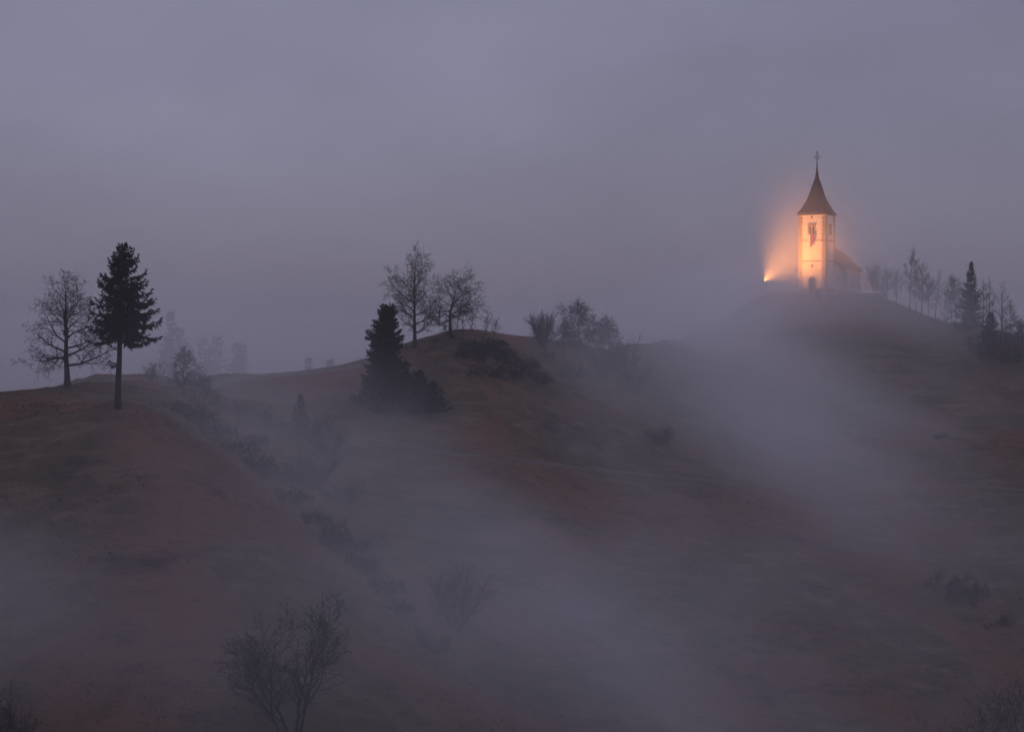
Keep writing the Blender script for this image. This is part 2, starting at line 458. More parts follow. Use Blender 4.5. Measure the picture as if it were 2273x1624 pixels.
def H(x, y):
    i = int(np.clip(np.searchsorted(GX, x) - 1, 0, len(GX) - 2)); j = int(np.clip(np.searchsorted(GY, y) - 1, 0, len(GY) - 2))
    u = (x - GX[i]) / (GX[i + 1] - GX[i]); v = (y - GY[j]) / (GY[j + 1] - GY[j])
    return float(GZ[j, i] * (1 - u) * (1 - v) + GZ[j, i + 1] * u * (1 - v) + GZ[j + 1, i] * (1 - u) * v + GZ[j + 1, i + 1] * u * v)
def Hv(x, y):
    i = np.clip(np.searchsorted(GX, x) - 1, 0, len(GX) - 2); j = np.clip(np.searchsorted(GY, y) - 1, 0, len(GY) - 2)
    u = (x - GX[i]) / (GX[i + 1] - GX[i]); v = (y - GY[j]) / (GY[j + 1] - GY[j])
    return GZ[j, i] * (1 - u) * (1 - v) + GZ[j, i + 1] * u * (1 - v) + GZ[j + 1, i] * (1 - u) * v + GZ[j + 1, i + 1] * u * v
nx, ny = len(GX), len(GY)
idx = np.arange(nx * ny).reshape(ny, nx)
quads = np.stack([idx[:-1, :-1], idx[:-1, 1:], idx[1:, 1:], idx[1:, :-1]], -1).reshape(-1, 4)
ground = link('ground', mesh_arrays('ground', np.stack([gx, gy, GZ], -1).reshape(-1, 3), quads, True), M['ground'])
tag(ground, 'steep grassy hillsides and ridge in brown late autumn colours', 'ground', kind='structure')

def ribbon(name, line, width, mat, label):
    vs, fs = [], []
    rr = random.Random(len(line))
    for i, p in enumerate(line):
        d = (line[min(i + 1, len(line) - 1)] - line[max(i - 1, 0)]); d.z = 0; d.normalize()
        s = Vector((-d.y, d.x, 0))
        for k in (-1, -.5, 0, .5, 1):
            q = p + s * (k * width / 2 * (1 + 0.25 * (rr.random() - .5)))
            vs.append((q.x, q.y, H(q.x, q.y) + 0.05 * (1 - abs(k) * 1.2) + 0.03))
    for i in range(len(line) - 1):
        for k in range(4):
            fs.append((i * 5 + k, i * 5 + k + 1, (i + 1) * 5 + k + 1, (i + 1) * 5 + k))
    o = link(name, mesh_arrays(name, vs, fs, True), mat)
    return tag(o, label, 'path', kind='structure')
ribbon('track', TRACK, 1.8, M['track'], 'pale gravel track along the ridge behind the left spruce')
ribbon('footpath', TERRACE, 1.0, M['footpath'], 'narrow worn footpath crossing the slope below the knoll')
ribbon('footpath', TERRACE2, 0.9, M['footpath'], 'worn footpath crossing the church hill at the right')
ribbon('footpath', KNOLLPATH, 0.8, M['footpath'], 'faint footpath round the knoll beside the dark conifers')
ribbon('footpath', CHURCHPATH, 1.6, M['footpath'], 'misty path climbing the hill towards the church')

# grass tufts (nobody could count them)
rg = np.random.default_rng(4)
def grass_field(n, x0, x1, y0, y1, hmin, hmax, wid):
    x = rg.uniform(x0, x1, n); y = rg.uniform(y0, y1, n)
    keep = (np.abs(x) < 0.33 * y + 6) & (fbm(77, 3, x / 6, y / 6) + rg.uniform(-.7, .7, n) > -0.25)
    x, y = x[keep], y[keep]
    # keep the tracks free
    ok = np.ones(len(x), bool)
    for line, wd in PATHS:
        for p in line[::2]:
            ok &= np.hypot(x - p.x, y - p.y) > wd / 2 + .3
    ok &= ~((np.abs(x - 66) < 12) & (np.abs(y - 352) < 16))
    x, y = x[ok], y[ok]
    z = Hv(x, y) - 0.03
    V, Fc = [], []
    for b in range(3):
        a = rg.uniform(0, 2 * math.pi, len(x)); h = rg.uniform(hmin, hmax, len(x)) * (1 + .5 * fbm(78, 2, x / 5, y / 5)); w = rg.uniform(.4, 1, len(x)) * wid
        lean = rg.uniform(.1, .9, len(x)) * h
        ox, oy = rg.normal(0, .12, len(x)), rg.normal(0, .12, len(x))
        cx, cy = np.cos(a), np.sin(a)
        p0 = np.stack([x + ox - cy * w, y + oy + cx * w, z], 1); p1 = np.stack([x + ox + cy * w, y + oy - cx * w, z], 1)
        p2 = np.stack([x + ox + cx * lean, y + oy + cy * lean - .25 * h, z + h], 1)
        V.append(np.stack([p0, p1, p2], 1).reshape(-1, 3))
    V = np.concatenate(V)
    return V, np.arange(len(V)).reshape(-1, 3)
gv, gf = grass_field(150000, -75, 116, 130, 352, .06, .26, .07)
tag(link('grass', mesh_arrays('grass', gv, gf), M['grass']), 'rough brown and olive grass tufts covering the hillsides', 'grass', kind='stuff')

# ------------------------------------------------------------------ air: one even haze and a drifting bank of mist
hz = MB().box(-5000, 5000, -460, 6050, -101, 46)
m = bpy.data.materials.new('haze_air'); m.use_nodes = True
m.node_tree.nodes.clear()
o_ = m.node_tree.nodes.new('ShaderNodeOutputMaterial'); v_ = m.node_tree.nodes.new('ShaderNodeVolumePrincipled')
v_.inputs['Color'].default_value = (0.985, 0.985, 0.985, 1); v_.inputs['Density'].default_value = HAZE_D; v_.inputs['Density Attribute'].default_value = ''
m.node_tree.links.new(v_.outputs[0], o_.inputs['Volume'])
tag(hz.build('haze', m), 'thin dusk haze filling the whole valley', 'haze', kind='stuff')

VS = 3.0
MX0, MX1, MY0, MY1, MZ0, MZ1 = -192, 216, 108, 570, -54, 44
vx = np.arange(MX0, MX1 + .1, VS); vy = np.arange(MY0, MY1 + .1, VS); vz = np.arange(MZ0, MZ1 + .1, VS)
X, Yg, Z = np.meshgrid(vx, vy, vz, indexing='ij')
gh = base_h(*np.meshgrid(vx, vy, indexing='ij'))[:, :, None]
above = Z - gh
sky_px = _rp
ridge = np.interp((X / Yg).ravel(), sky_px[:, 0], sky_px[:, 1]).reshape(X.shape)
D = np.zeros_like(X)
wisp = fbm(21, 4, X / 42, Yg / 42, Z / 17)
wisp2 = fbm(22, 4, (X * .82 - Z * .57) / 55, Yg / 32, (X * .57 + Z * .82) / 11)
# cloud bank that fills the far valley behind the ridge
back = sstep(6, 95, Yg - ridge) * (1 - .8 * sstep(-5, 40, Z + 12 * wisp))
D += 0.0046 * back * (1 + 0.45 * wisp + .2 * wisp2)
def puff(px, py, Y, lift, rx, ry, rz, d, tilt=0.0, n=0.6, edge=1):
    """soft bank of mist about a point: rx across, ry in depth, rz in height; tilt leans it along the slope"""
    global D
    c = at(px, py, Y); c.z += lift
    dx, dy, dz = X - c.x, Yg - c.y, Z - c.z
    ct, st = math.cos(tilt), math.sin(tilt)
    ax, az = dx * ct + dz * st, -dx * st + dz * ct
    q = (ax / rx) ** 2 + (dy / ry) ** 2 + (az / rz) ** 2
    D += d * np.exp(-q ** edge) * np.clip(1 + .6 * n * wisp + n * wisp2, 0, 3)
# second gully: the big bank that pours down from the saddle
for px, py, Y, rx, rz, d in [(1430,770,300,16,8,.016),(1520,800,290,16,8,.020),(1600,860,278,16,9,.022),(1690,940,264,16,9,.022),(1770,1020,252,15,9,.020),(1850,1110,240,14,8,.016),(1930,1220,226,12,8,.012),(2010,1320,212,10,7,.008)]:
    puff(px, py, Y, 2, rx, 12, rz, d, R(35), 0.55)
# first slope: thin stripes of mist
for px, py, Y, rx, rz, d in [(760,900,246,14,3.5,.012),(860,970,232,13,3.5,.012),(920,1040,222,12,3.5,.010),(990,1120,208,11,3.5,.010),(1080,1230,196,11,4,.010),(1180,1340,184,11,4,.010),(1010,1380,166,12,6,.008),(1160,1100,212,13,4,.012),(1250,1200,202,14,4,.013),(1330,1310,190,14,4,.012),(1560,1420,180,18,6,.007),(1800,1560,176,18,6,.006),(1290,1420,178,11,5,.012),(1390,1530,168,9,4,.010),(1500,1630,160,13,5,.013),(1640,1670,160,14,5,.009)]:
    puff(px, py, Y, 1.5, rx, 9, rz, d, R(32), 1.0)
# left bottom
for px, py, Y, rx, rz, d in [(-60,1300,158,15,5,.012),(40,1430,150,14,6,.012),(120,1580,140,18,6,.009),(420,1640,132,18,4,.004)]:
    puff(px, py, Y, 1.5, rx, 10, rz, d, R(-10), 0.7)
# gullies and hollows hold a thin blue layer
for px, py, Y, rx, rz, d in [(430,890,219,10,5,.013),(540,990,205,10,5,.013),(680,1110,191,10,5,.013),(830,1270,177,10,5,.012),(1320,795,266,16,8,.030),(1240,920,250,14,7,.014),(1350,1000,242,16,7,.013),(1480,1150,222,14,6,.009),(1640,1280,206,16,7,.010),(900,930,246,9,4,.012)]:
    puff(px, py, Y, 1.0, rx, 8, rz, d, R(30), 0.5)
# round the church
puff(1812, 562, 342, 0, 8.4, 9, 11.5, .060, 0, 0.2)
puff(480, 780, 318, 0, 30, 16, 9, .024, 0, .4)
puff(390, 760, 318, 0, 18, 16, 12, .010, 0, .4)
puff(1700, 650, 330, 0, 13, 10, 4, .004, 0, 0.5)
puff(1810, 660, 324, 0, 20, 6.5, 5.0, .040, 0, 0.4)
puff(1540, 735, 314, 1, 15, 11, 8, .040, R(12), 0.4)
puff(1640, 690, 322, 1, 13, 9, 6, .034, R(25), 0.4)
puff(1740, 690, 322, 1, 13, 9, 5, .020, 0, 0.4)
puff(2080, 980, 285, 2, 26, 16, 9, .012, R(-30), 0.7)
puff(680, 1500, 128, 2, 16, 8, 10, .012, 0, 0.5)
puff(1650, 1500, 150, 2, 40, 14, 12, .008, R(-20), 0.8)
puff(2150, 1300, 222, 2, 24, 16, 8, .009, R(-30), 0.8)
puff(1900, 700, 325, 0, 22, 12, 5, .012, R(-10), 0.5)
puff(2120, 705, 318, 0, 22, 12, 9, .024, R(-20), 0.4)
puff(1700, 560, 372, 0, 40, 26, 22, .0045, 0, 0.4)
# general thin ground mist
D += 0.0066 * (.07 + .92 * sstep(-65, -15, X + .35 * (Yg - 170))) * np.exp(-np.maximum(above, 0) / 8.0) * np.clip(1 + .7 * wisp + .8 * wisp2, 0.1, 2.6) * (1 - .75 * np.exp(-((X + 5) ** 2 / 500 + (Yg - 255) ** 2 / 500)))
edge = sstep(MX0, MX0 + 30, X) * (1 - sstep(MX1 - 30, MX1, X)) * sstep(MY0, MY0 + 18, Yg) * (1 - sstep(MY1 - 120, MY1, Yg)) * sstep(MZ0, MZ0 + 4, Z) * (1 - sstep(MZ1 - 10, MZ1, Z))
D = np.clip(D, 0, .06) * edge * MIST_GAIN
D[above < -7] = 0
mesh = bpy.data.meshes.new('mist')
mesh.vertices.add(D.size)
mesh.vertices.foreach_set('co', np.stack([X, Yg, Z], -1).astype(np.float32).ravel())
at_ = mesh.attributes.new('mist_density', 'FLOAT', 'POINT'); at_.data.foreach_set('value', D.astype(np.float32).ravel())
mist = link('mist', mesh)
mm = bpy.data.materials.new('mist_air'); mm.use_nodes = True; mm.node_tree.nodes.clear()
o_ = mm.node_tree.nodes.new('ShaderNodeOutputMaterial'); v_ = mm.node_tree.nodes.new('ShaderNodeVolumePrincipled')
v_.inputs['Color'].default_value = (0.985, 0.985, 0.985, 1); v_.inputs['Density'].default_value = 1.0
mm.node_tree.links.new(v_.outputs[0], o_.inputs['Volume'])
mesh.materials.append(mm)
ng = bpy.data.node_groups.new('mist_volume', 'GeometryNodeTree')
ng.interface.new_socket('Geometry', in_out='INPUT', socket_type='NodeSocketGeometry')
ng.interface.new_socket('Geometry', in_out='OUTPUT', socket_type='NodeSocketGeometry')
N = ng.nodes
gi, go = N.new('NodeGroupInput'), N.new('NodeGroupOutput')
vc = N.new('GeometryNodeVolumeCube')
vc.inputs['Min'].default_value = (vx[0], vy[0], vz[0]); vc.inputs['Max'].default_value = (vx[-1], vy[-1], vz[-1])
vc.inputs['Resolution X'].default_value = len(vx); vc.inputs['Resolution Y'].default_value = len(vy); vc.inputs['Resolution Z'].default_value = len(vz)
pos = N.new('GeometryNodeInputPosition')
sub = N.new('ShaderNodeVectorMath'); sub.operation = 'SUBTRACT'; sub.inputs[1].default_value = (vx[0], vy[0], vz[0])
scl = N.new('ShaderNodeVectorMath'); scl.operation = 'SCALE'; scl.inputs['Scale'].default_value = 1.0 / VS
sep = N.new('ShaderNodeSeparateXYZ')
def mathn(op, a, b=None, c=None):
    q = N.new('ShaderNodeMath'); q.operation = op
    for i, v in enumerate((a, b, c)):
        if v is None: continue
        if isinstance(v, (int, float)): q.inputs[i].default_value = v
        else: ng.links.new(v, q.inputs[i])
    return q.outputs[0]
ng.links.new(pos.outputs[0], sub.inputs[0]); ng.links.new(sub.outputs[0], scl.inputs[0]); ng.links.new(scl.outputs[0], sep.inputs[0])
ix, iy, iz = (mathn('ROUND', sep.outputs[k]) for k in range(3))
ii = mathn('MULTIPLY_ADD', mathn('MULTIPLY_ADD', ix, float(len(vy)), iy), float(len(vz)), iz)
si = N.new('GeometryNodeSampleIndex'); si.data_type = 'FLOAT'; si.domain = 'POINT'
na = N.new('GeometryNodeInputNamedAttribute'); na.data_type = 'FLOAT'; na.inputs['Name'].default_value = 'mist_density'
ng.links.new(gi.outputs[0], si.inputs['Geometry']); ng.links.new(na.outputs[0], si.inputs['Value']); ng.links.new(ii, si.inputs['Index'])
ng.links.new(si.outputs[0], vc.inputs['Density'])
sm = N.new('GeometryNodeSetMaterial'); sm.inputs['Material'].default_value = mm
ng.links.new(vc.outputs[0], sm.inputs['Geometry']); ng.links.new(sm.outputs[0], go.inputs[0])
md = mist.modifiers.new('mist', 'NODES'); md.node_group = ng
tag(mist, 'drifting banks of mist lying in the gullies and behind the ridge', 'mist', kind='stuff')
#@@OBJECTS@@
# ------------------------------------------------------------------ church
CHX, CHY = at(1812.5, 655, 342).x, 342.0
CHZ = H(CHX, CHY) - 0.05
church = thing('church', 'small white hilltop church with floodlit square tower and curved pointed spire', 'church', (CHX, CHY, CHZ), R(-29.2))
TW2, TH = 2.9, 16.4
def wall_with_holes(mb, w0, w1, z0, z1, holes, frame):
    """a wall plane at frame(u, depth, z) with recessed openings; holes: (u0, u1, z0, z1, arched)"""
    us = sorted({w0, w1, *[h[0] for h in holes], *[h[1] for h in holes]}); zs = sorted({z0, z1, *[h[2] for h in holes], *[h[3] for h in holes]})
    for a, b in zip(us[:-1], us[1:]):
        for c, d in zip(zs[:-1], zs[1:]):
            uc, zc = (a + b) / 2, (c + d) / 2
            if any(h[0] < uc < h[1] and h[2] < zc < h[3] for h in holes): continue
            mb.poly([frame(a, 0, c), frame(b, 0, c), frame(b, 0, d), frame(a, 0, d)])
    for (a, b, c, d) in [h[:4] for h in holes]:
        e = 0.35
        mb.poly([frame(a, 0, c), frame(a, e, c), frame(a, e, d), frame(a, 0, d)])
        mb.poly([frame(b, 0, c), frame(b, e, c), frame(b, e, d), frame(b, 0, d)])
        mb.poly([frame(a, 0, c), frame(b, 0, c), frame(b, e, c), frame(a, e, c)])
        mb.poly([frame(a, 0, d), frame(b, 0, d), frame(b, e, d), frame(a, e, d)])
def fr_front(u, d, z): return (u, -TW2 + d, z)
def fr_right(u, d, z): return (TW2 - d, u, z)
def fr_back(u, d, z): return (u, TW2 - d, z)
def fr_left(u, d, z): return (-TW2 + d, u, z)
WC = -0.10                                      # belfry window centre on the front
front_holes = [(WC - .48, WC - .06, 12.45, 14.1), (WC + .06, WC + .48, 12.45, 14.1), (-0.62, 0.62, 0.15, 3.55), (-0.17, 0.17, 5.55, 6.2), (WC - .2, WC + .2, 15.75, 16.15)]
right_holes = [(-0.75, -0.30, 12.45, 14.1), (-0.12, 0.33, 12.45, 14.1), (-0.28, -0.08, 10.2, 10.9)]
tw = MB()
wall_with_holes(tw, -TW2, TW2, 0, TH, front_holes, fr_front)
wall_with_holes(tw, -TW2, TW2, 0, TH, right_holes, fr_right)
wall_with_holes(tw, -TW2, TW2, 0, TH, [(-.5, -.06, 12.45, 14.1), (.06, .5, 12.45, 14.1)], fr_left)
wall_with_holes(tw, -TW2, TW2, 0, TH, [(-.5, -.06, 12.45, 14.1), (.06, .5, 12.45, 14.1)], fr_back)
tower = tw.build('tower_wall', M['plaster'], church)
MB().box(-2.5, 2.5, -2.5, 2.5, 0.3, TH - .1).build('tower_interior', M['dark'], tower)
# quoins: long and short blocks in turn, a joint between them
def quoins(sx, sy, w=0.95):
    q = MB(); z = 1.45; i = 0
    while z < TH - 0.35:
        h = 0.40
        a, b = (w, w * .72) if i % 2 else (w * .72, w)
        x0, x1 = (sx * TW2, sx * (TW2 - a)); y0, y1 = (sy * TW2, sy * (TW2 - b))
        e = 0.035
        q.box(min(x0 + sx * e, x1), max(x0 + sx * e, x1), min(y0 + sy * e, y0 - sy * .12), max(y0 + sy * e, y0 - sy * .12), z + .03, z + h - .03)
        q.box(min(x0 + sx * e * 1.03, x0 - sx * .12), max(x0 + sx * e * 1.03, x0 - sx * .12), min(y0 + sy * e * 1.03, y1), max(y0 + sy * e * 1.03, y1), z + .03, z + h - .03)
        z += h; i += 1
    o = q.build('quoin_stones', M['quoin'], church); o['kind'] = 'stuff'
for s in ((-1, -1), (1, -1), (1, 1)): quoins(*s)
def ring_band(name, half, z0, z1, mat, gap=None):
    b = MB(); h, i = half, TW2 - 0.01
    if gap is None:
        b.box(-h, h, -h, -i, z0, z1)
    else:
        b.box(-h, gap[0], -h, -i, z0, z1); b.box(gap[1], h, -h, -i, z0, z1)
    b.box(i, h, -i, i, z0, z1); b.box(-h, -i, -i, i, z0, z1); b.box(-h, h, i, h, z0, z1)
    return b.build(name, mat, church)
ring_band('string_course', TW2 + 0.09, 11.02, 11.20, M['quoin'])
ring_band('string_course', TW2 + 0.09, 6.78, 6.98, M['quoin'])
ring_band('plinth', TW2 + 0.14, 0.0, 1.32, M['plinth'], (-0.86, 0.86))
ring_band('cornice', TW2 + 0.10, TH - 0.16, TH, M['plaster'])
def belfry(frame, c, name='belfry_window'):
    def bx(mb, u0, u1, d0, d1, z0, z1):
        p, q = frame(u0, d0, z0), frame(u1, d1, z1)
        mb.box(min(p[0], q[0]), max(p[0], q[0]), min(p[1], q[1]), max(p[1], q[1]), z0, z1)
    f = MB()
    bx(f, c - .78, c - .49, -.07, .2, 12.2, 14.35); bx(f, c + .49, c + .78, -.07, .2, 12.2, 14.35)
    bx(f, c - .49, c + .49, -.07, .2, 14.02, 14.35)
    for k in range(6):                        # toothed stones of the surround
        if k % 2:
            bx(f, c - .90, c - .78, -.06, .1, 12.3 + k * .33, 12.56 + k * .33); bx(f, c + .78, c + .90, -.06, .1, 12.3 + k * .33, 12.56 + k * .33)
    w = f.build(name, M['quoin'], church)
    s = MB(); bx(s, c - .95, c + .95, -.20, .1, 14.36, 14.52); s.build('hood', M['quoin'], w)
    s = MB(); bx(s, c - .85, c + .85, -.16, .1, 12.02, 12.19); s.build('sill', M['plaster'], w)
    s = MB(); a, b = frame(c, .08, 12.2), frame(c, .08, 13.55)
    s.tube([a, b], .075, 8); bx(s, c - .13, c + .13, .0, .2, 13.55, 13.68); s.build('mullion', M['quoin'], w)
    # arch heads: stone infill with round openings cut below
    s = MB()
    for sd in (-1, 1):
        cc = c + sd * .26; n = 8
        for k in range(n):
            t0, t1 = math.pi * k / n, math.pi * (k + 1) / n
            u0, z0 = cc + .21 * math.cos(t0), 13.66 + .21 * math.sin(t0); u1, z1 = cc + .21 * math.cos(t1), 13.66 + .21 * math.sin(t1)
            s.solid([frame(u0, 0.0, z0), frame(u1, 0.0, z1), frame(u1, 0.0, 14.01), frame(u0, 0.0, 14.01)], [frame(u0, .15, z0), frame(u1, .15, z1), frame(u1, .15, 14.01), frame(u0, .15, 14.01)])
    s.build('arch_head', M['quoin'], w)
    for sd in (-1, 1):
        l = MB()
        for k in range(6): bx(l, c + sd * .27 - .19, c + sd * .27 + .19, .2, .3, 12.4 + k * .22, 12.48 + k * .22)
        l.build('louvre', M['wood'], w)
belfry(fr_front, WC); belfry(fr_right, -0.2)
# small openings
s = MB(); s.box(WC - .24, WC + .24, -TW2 - .03, -TW2 + .02, 15.70, 15.75); s.build('vent_frame', M['quoin'], church)
def cross_slit():
    f = MB(); f.box(-.17, .17, -TW2 + .06, -TW2 + .1, 5.55, 6.2); o = f.build('slit_window', M['dark'], church)
    g = MB(); g.box(-.30, -.18, -TW2 - .04, -TW2 + .05, 5.78, 6.02); g.build('surround_stone', M['quoin'], o); g = MB(); g.box(.18, .30, -TW2 - .04, -TW2 + .05, 5.78, 6.02); g.build('surround_stone', M['quoin'], o)
cross_slit()
# door: stone arch, two leaves, handle
d = MB(); n = 12
pts_o = [(-.86, .02), (-.86, 2.85)] + [(.86 * -math.cos(math.pi * k / n), 2.85 + .9 * math.sin(math.pi * k / n)) for k in range(1, n)] + [(.86, 2.85), (.86, .02)]
pts_i = [(-.60, .02), (-.60, 2.85)] + [(.60 * -math.cos(math.pi * k / n), 2.85 + .64 * math.sin(math.pi * k / n)) for k in range(1, n)] + [(.60, 2.85), (.60, .02)]
for k in range(len(pts_o) - 1):
    q = [pts_o[k], pts_o[k + 1], pts_i[k + 1], pts_i[k]]
    d.solid([(a, -TW2 - .16, b) for a, b in q], [(a, -TW2 + .1, b) for a, b in q])
door = d.build('door', M['quoin'], church)
for sd in (-1, 1):
    l = MB(); l.box(min(sd * .02, sd * .59), max(sd * .02, sd * .59), -TW2 + .12, -TW2 + .19, .05, 3.5)
    for k in range(3):
        x = sd * (.12 + k * .18); l.box(x - .05, x + .05, -TW2 + .09, -TW2 + .118, .2, 3.2)
    l.build('door_leaf', M['wood'], door)
h = MB(); h.ball((.1, -TW2 + .06, 1.15), .05); h.build('handle', M['iron'], door)
st = MB(); st.box(-1.2, 1.2, -TW2 - .9, -TW2 - .17, -.5, .12, .02); st.build('doorstep', M['stone'], church)
# spire
prof = [(-.05, 1.05), (.42, 1.07), (.60, .99), (1.15, .87), (1.75, .77), (2.7, .605), (3.6, .49), (4.4, .40), (5.3, .325), (6.2, .25), (7.0, .17), (7.7, .105), (8.5, .065), (9.6, .034), (10.7, .014), (11.0, .010)]
sp_ = MB(); rings = []
for z, r_ in prof:
    rr = r_ * TW2 * 1.02
    rings.append([sp_.bm.verts.new(p) for p in ((-rr, -rr, TH + z), (rr, -rr, TH + z), (rr, rr, TH + z), (-rr, rr, TH + z))])
for a, b in zip(rings[:-1], rings[1:]):
    for k in range(4): sp_.bm.faces.new((a[k], a[(k + 1) % 4], b[(k + 1) % 4], b[k]))
sp_.bm.faces.new(rings[0][::-1]); sp_.bm.faces.new(rings[-1])
spire = sp_.build('spire', M['shingle'], church)
for sx, sy in ((-1, -1), (1, -1), (1, 1), (-1, 1)):
    MB().tube([(sx * r_ * TW2 * 1.02, sy * r_ * TW2 * 1.02, TH + z) for z, r_ in prof[1:]], [.07] * 9 + [.05, .045, .04, .035, .03, .02], 6).build('hip_ridge', M['shingle'], spire)
co_ = MB(); zc = .7
while zc < 7.6:
    ra = np.interp(zc, [p[0] for p in prof], [p[1] for p in prof]) * TW2 * 1.02 + .012; rb = np.interp(zc + .06, [p[0] for p in prof], [p[1] for p in prof]) * TW2 * 1.02 + .002
    co_.solid([(-ra, -ra, TH + zc), (ra, -ra, TH + zc), (ra, ra, TH + zc), (-ra, ra, TH + zc)], [(-rb, -rb, TH + zc + .06), (rb, -rb, TH + zc + .06), (rb, rb, TH + zc + .06), (-rb, rb, TH + zc + .06)])
    zc += .24
o = co_.build('shingle_courses', M['shingle'], spire); o['kind'] = 'stuff'
fi = MB(); zt = TH + 11.0
fi.tube([(0, 0, zt - .3), (0, 0, zt + 2.25)], .06, 6)
for dz, hw in ((.70, .52), (1.08, .62), (1.46, .50)):
    fi.tube([(-hw * .88, -hw * .48, zt + dz), (hw * .88, hw * .48, zt + dz)], .055, 6)
    for e in (-1, 1): fi.ball((e * hw * .88, e * hw * .48, zt + dz), .075, 1)
fi.tube([(.19 * math.cos(2 * math.pi * k / 12) * .88, .19 * math.cos(2 * math.pi * k / 12) * .48, zt + 2.08 + .19 * math.sin(2 * math.pi * k / 12)) for k in range(13)], .035, 5)
cross = fi.build('spire_cross', M['iron'], church)
b_ = MB(); b_.ball((0, 0, zt + .12), .16); b_.build('ball', M['iron'], cross, True)
# nave, chancel and three-sided apse
NW, EZ = 4.25, 5.85
plan = [(NW, 2.4), (NW, 12.2), (NW - .25, 12.2), (NW - .25, 17.0), (2.0, 19.6), (-2.0, 19.6), (-NW + .25, 17.0), (-NW + .25, 12.2), (-NW, 12.2), (-NW, 2.4)]
nv = MB()
nwin = [(5.6, 6.5, 1.9, 4.6), (9.6, 10.5, 1.9, 4.6)]
wall_with_holes(nv, 2.4, 12.2, 0, EZ, nwin, lambda u, d, z: (NW - d, u, z))
cwin = [(14.0, 14.9, 1.9, 4.6)]
wall_with_holes(nv, 12.2, 17.0, 0, EZ, cwin, lambda u, d, z: (NW - .25 - d, u, z))
for a, b in list(zip(plan[1:], plan[2:])) + [(plan[-1], plan[0])]:
    if abs(a[0] - (NW - .25)) < 1e-6 and abs(b[0] - (NW - .25)) < 1e-6: continue
    if a == plan[-1]:
        nv.poly([(a[0], a[1], 0), (b[0], b[1], 0), (b[0], b[1], EZ), (0, 2.4, 9.9), (a[0], a[1], EZ)])
    else:
        nv.poly([(a[0], a[1], 0), (b[0], b[1], 0), (b[0], b[1], EZ), (a[0], a[1], EZ)])
nv.build('nave_wall', M['plaster_nave'], church)
for u0, u1, xx in ((5.6, 6.5, NW), (9.6, 10.5, NW), (14.0, 14.9, NW - .25)):
    f = MB()
    f.box(xx - .06, xx + .05, u0 - .14, u0, 1.8, 4.6); f.box(xx - .06, xx + .05, u1, u1 + .14, 1.8, 4.6); f.box(xx - .06, xx + .05, u0 - .14, u1 + .14, 4.6, 4.78); f.box(xx - .06, xx + .1, u0 - .16, u1 + .16, 1.68, 1.8)
    w = f.build('nave_window', M['quoin'], church)
    MB().box(xx - .32, xx - .28, u0, u1, 1.9, 4.6).build('pane', M['glassdark'], w)
    g = MB(); g.box(xx - .28, xx - .25, (u0 + u1) / 2 - .025, (u0 + u1) / 2 + .025, 1.9, 4.6)
    for k in range(1, 4): g.box(xx - .279, xx - .251, u0, u1, 1.9 + k * .68 - .02, 1.9 + k * .68 + .02)
    g.build('glazing_bar', M['iron'], w)
def thick_roof(name, polys, t=0.16, mat=M['shingle']):
    r_ = MB()
    for p in polys:
        r_.solid([(a[0], a[1], a[2] - t) for a in p], p)
    return r_.build(name, mat, church)
OV = .55
EH = EZ - .45
thick_roof('nave_roof', [[(NW + OV, 1.95, EH), (NW + OV, 12.4, EH), (0, 12.4, 10.2), (0, 1.95, 10.2)], [(-NW - OV, 12.4, EH), (-NW - OV, 1.95, EH), (0, 1.95, 10.2), (0, 12.4, 10.2)]])
A = [(NW + OV - .25, 12.42, EH + .03), (NW + OV - .25, 17.2, EH + .03), (2.3, 20.3, EH + .03), (-2.3, 20.3, EH + .03), (-NW - OV + .25, 17.2, EH + .03), (-NW - OV + .25, 12.42, EH + .03)]
r0, r1 = (0, 12.42, 9.75), (0, 16.6, 9.75)
thick_roof('chancel_roof', [[A[0], A[1], r1, r0], [A[1], A[2], r1], [A[2], A[3], r1], [A[3], A[4], r1], [A[4], A[5], r0, r1]])
MB().tube([(0, 1.95, 10.22), (0, 12.4, 10.22)], .11, 6).build('ridge_tile', M['shingle'], church)
MB().box(NW - .42, NW - .02, 2.12, 2.38, 3.1, 3.6).build('wall_box', M['lamp_metal'], church)
pl = MB(); pl.box(NW + .002, NW + .1, 2.38, 12.2, 0, .9); pl.box(TW2 + .15, NW + .1, 2.28, 2.378, 0, .9); pl.build('nave_plinth', M['plinth'], church)
for yy in (4.2, 12.0, 16.8):
    xx = NW + .06 if yy < 12.2 else NW - .19
    MB().tube([(xx + .35, yy, EH - .02), (xx, yy, EH - .5), (xx, yy, .2)], .05, 6).build('downpipe', M['iron'], church)
# verge board on the west gable
v_ = MB()
for sd in (-1, 1):
    v_.solid([(sd * (NW + OV), 1.90, EH - .25), (0, 1.90, 9.95), (0, 1.90, 10.22), (sd * (NW + OV), 1.90, EH + .02)], [(sd * (NW + OV), 1.948, EH - .25), (0, 1.948, 9.95), (0, 1.948, 10.22), (sd * (NW + OV), 1.948, EH + .02)])
v_.build('verge_board', M['oldwood'], church)

def church_pt(x, y, z):
    return church.matrix_basis @ Vector((x, y, z))
def on_church(o, x, y, z, rz=0):
    c, s_ = math.cos(R(-29.2)), math.sin(R(-29.2))
    o.location = (CHX + c * x - s_ * y, CHY + s_ * x + c * y, CHZ + z); o.rotation_euler = (0, 0, R(-29.2) + rz)
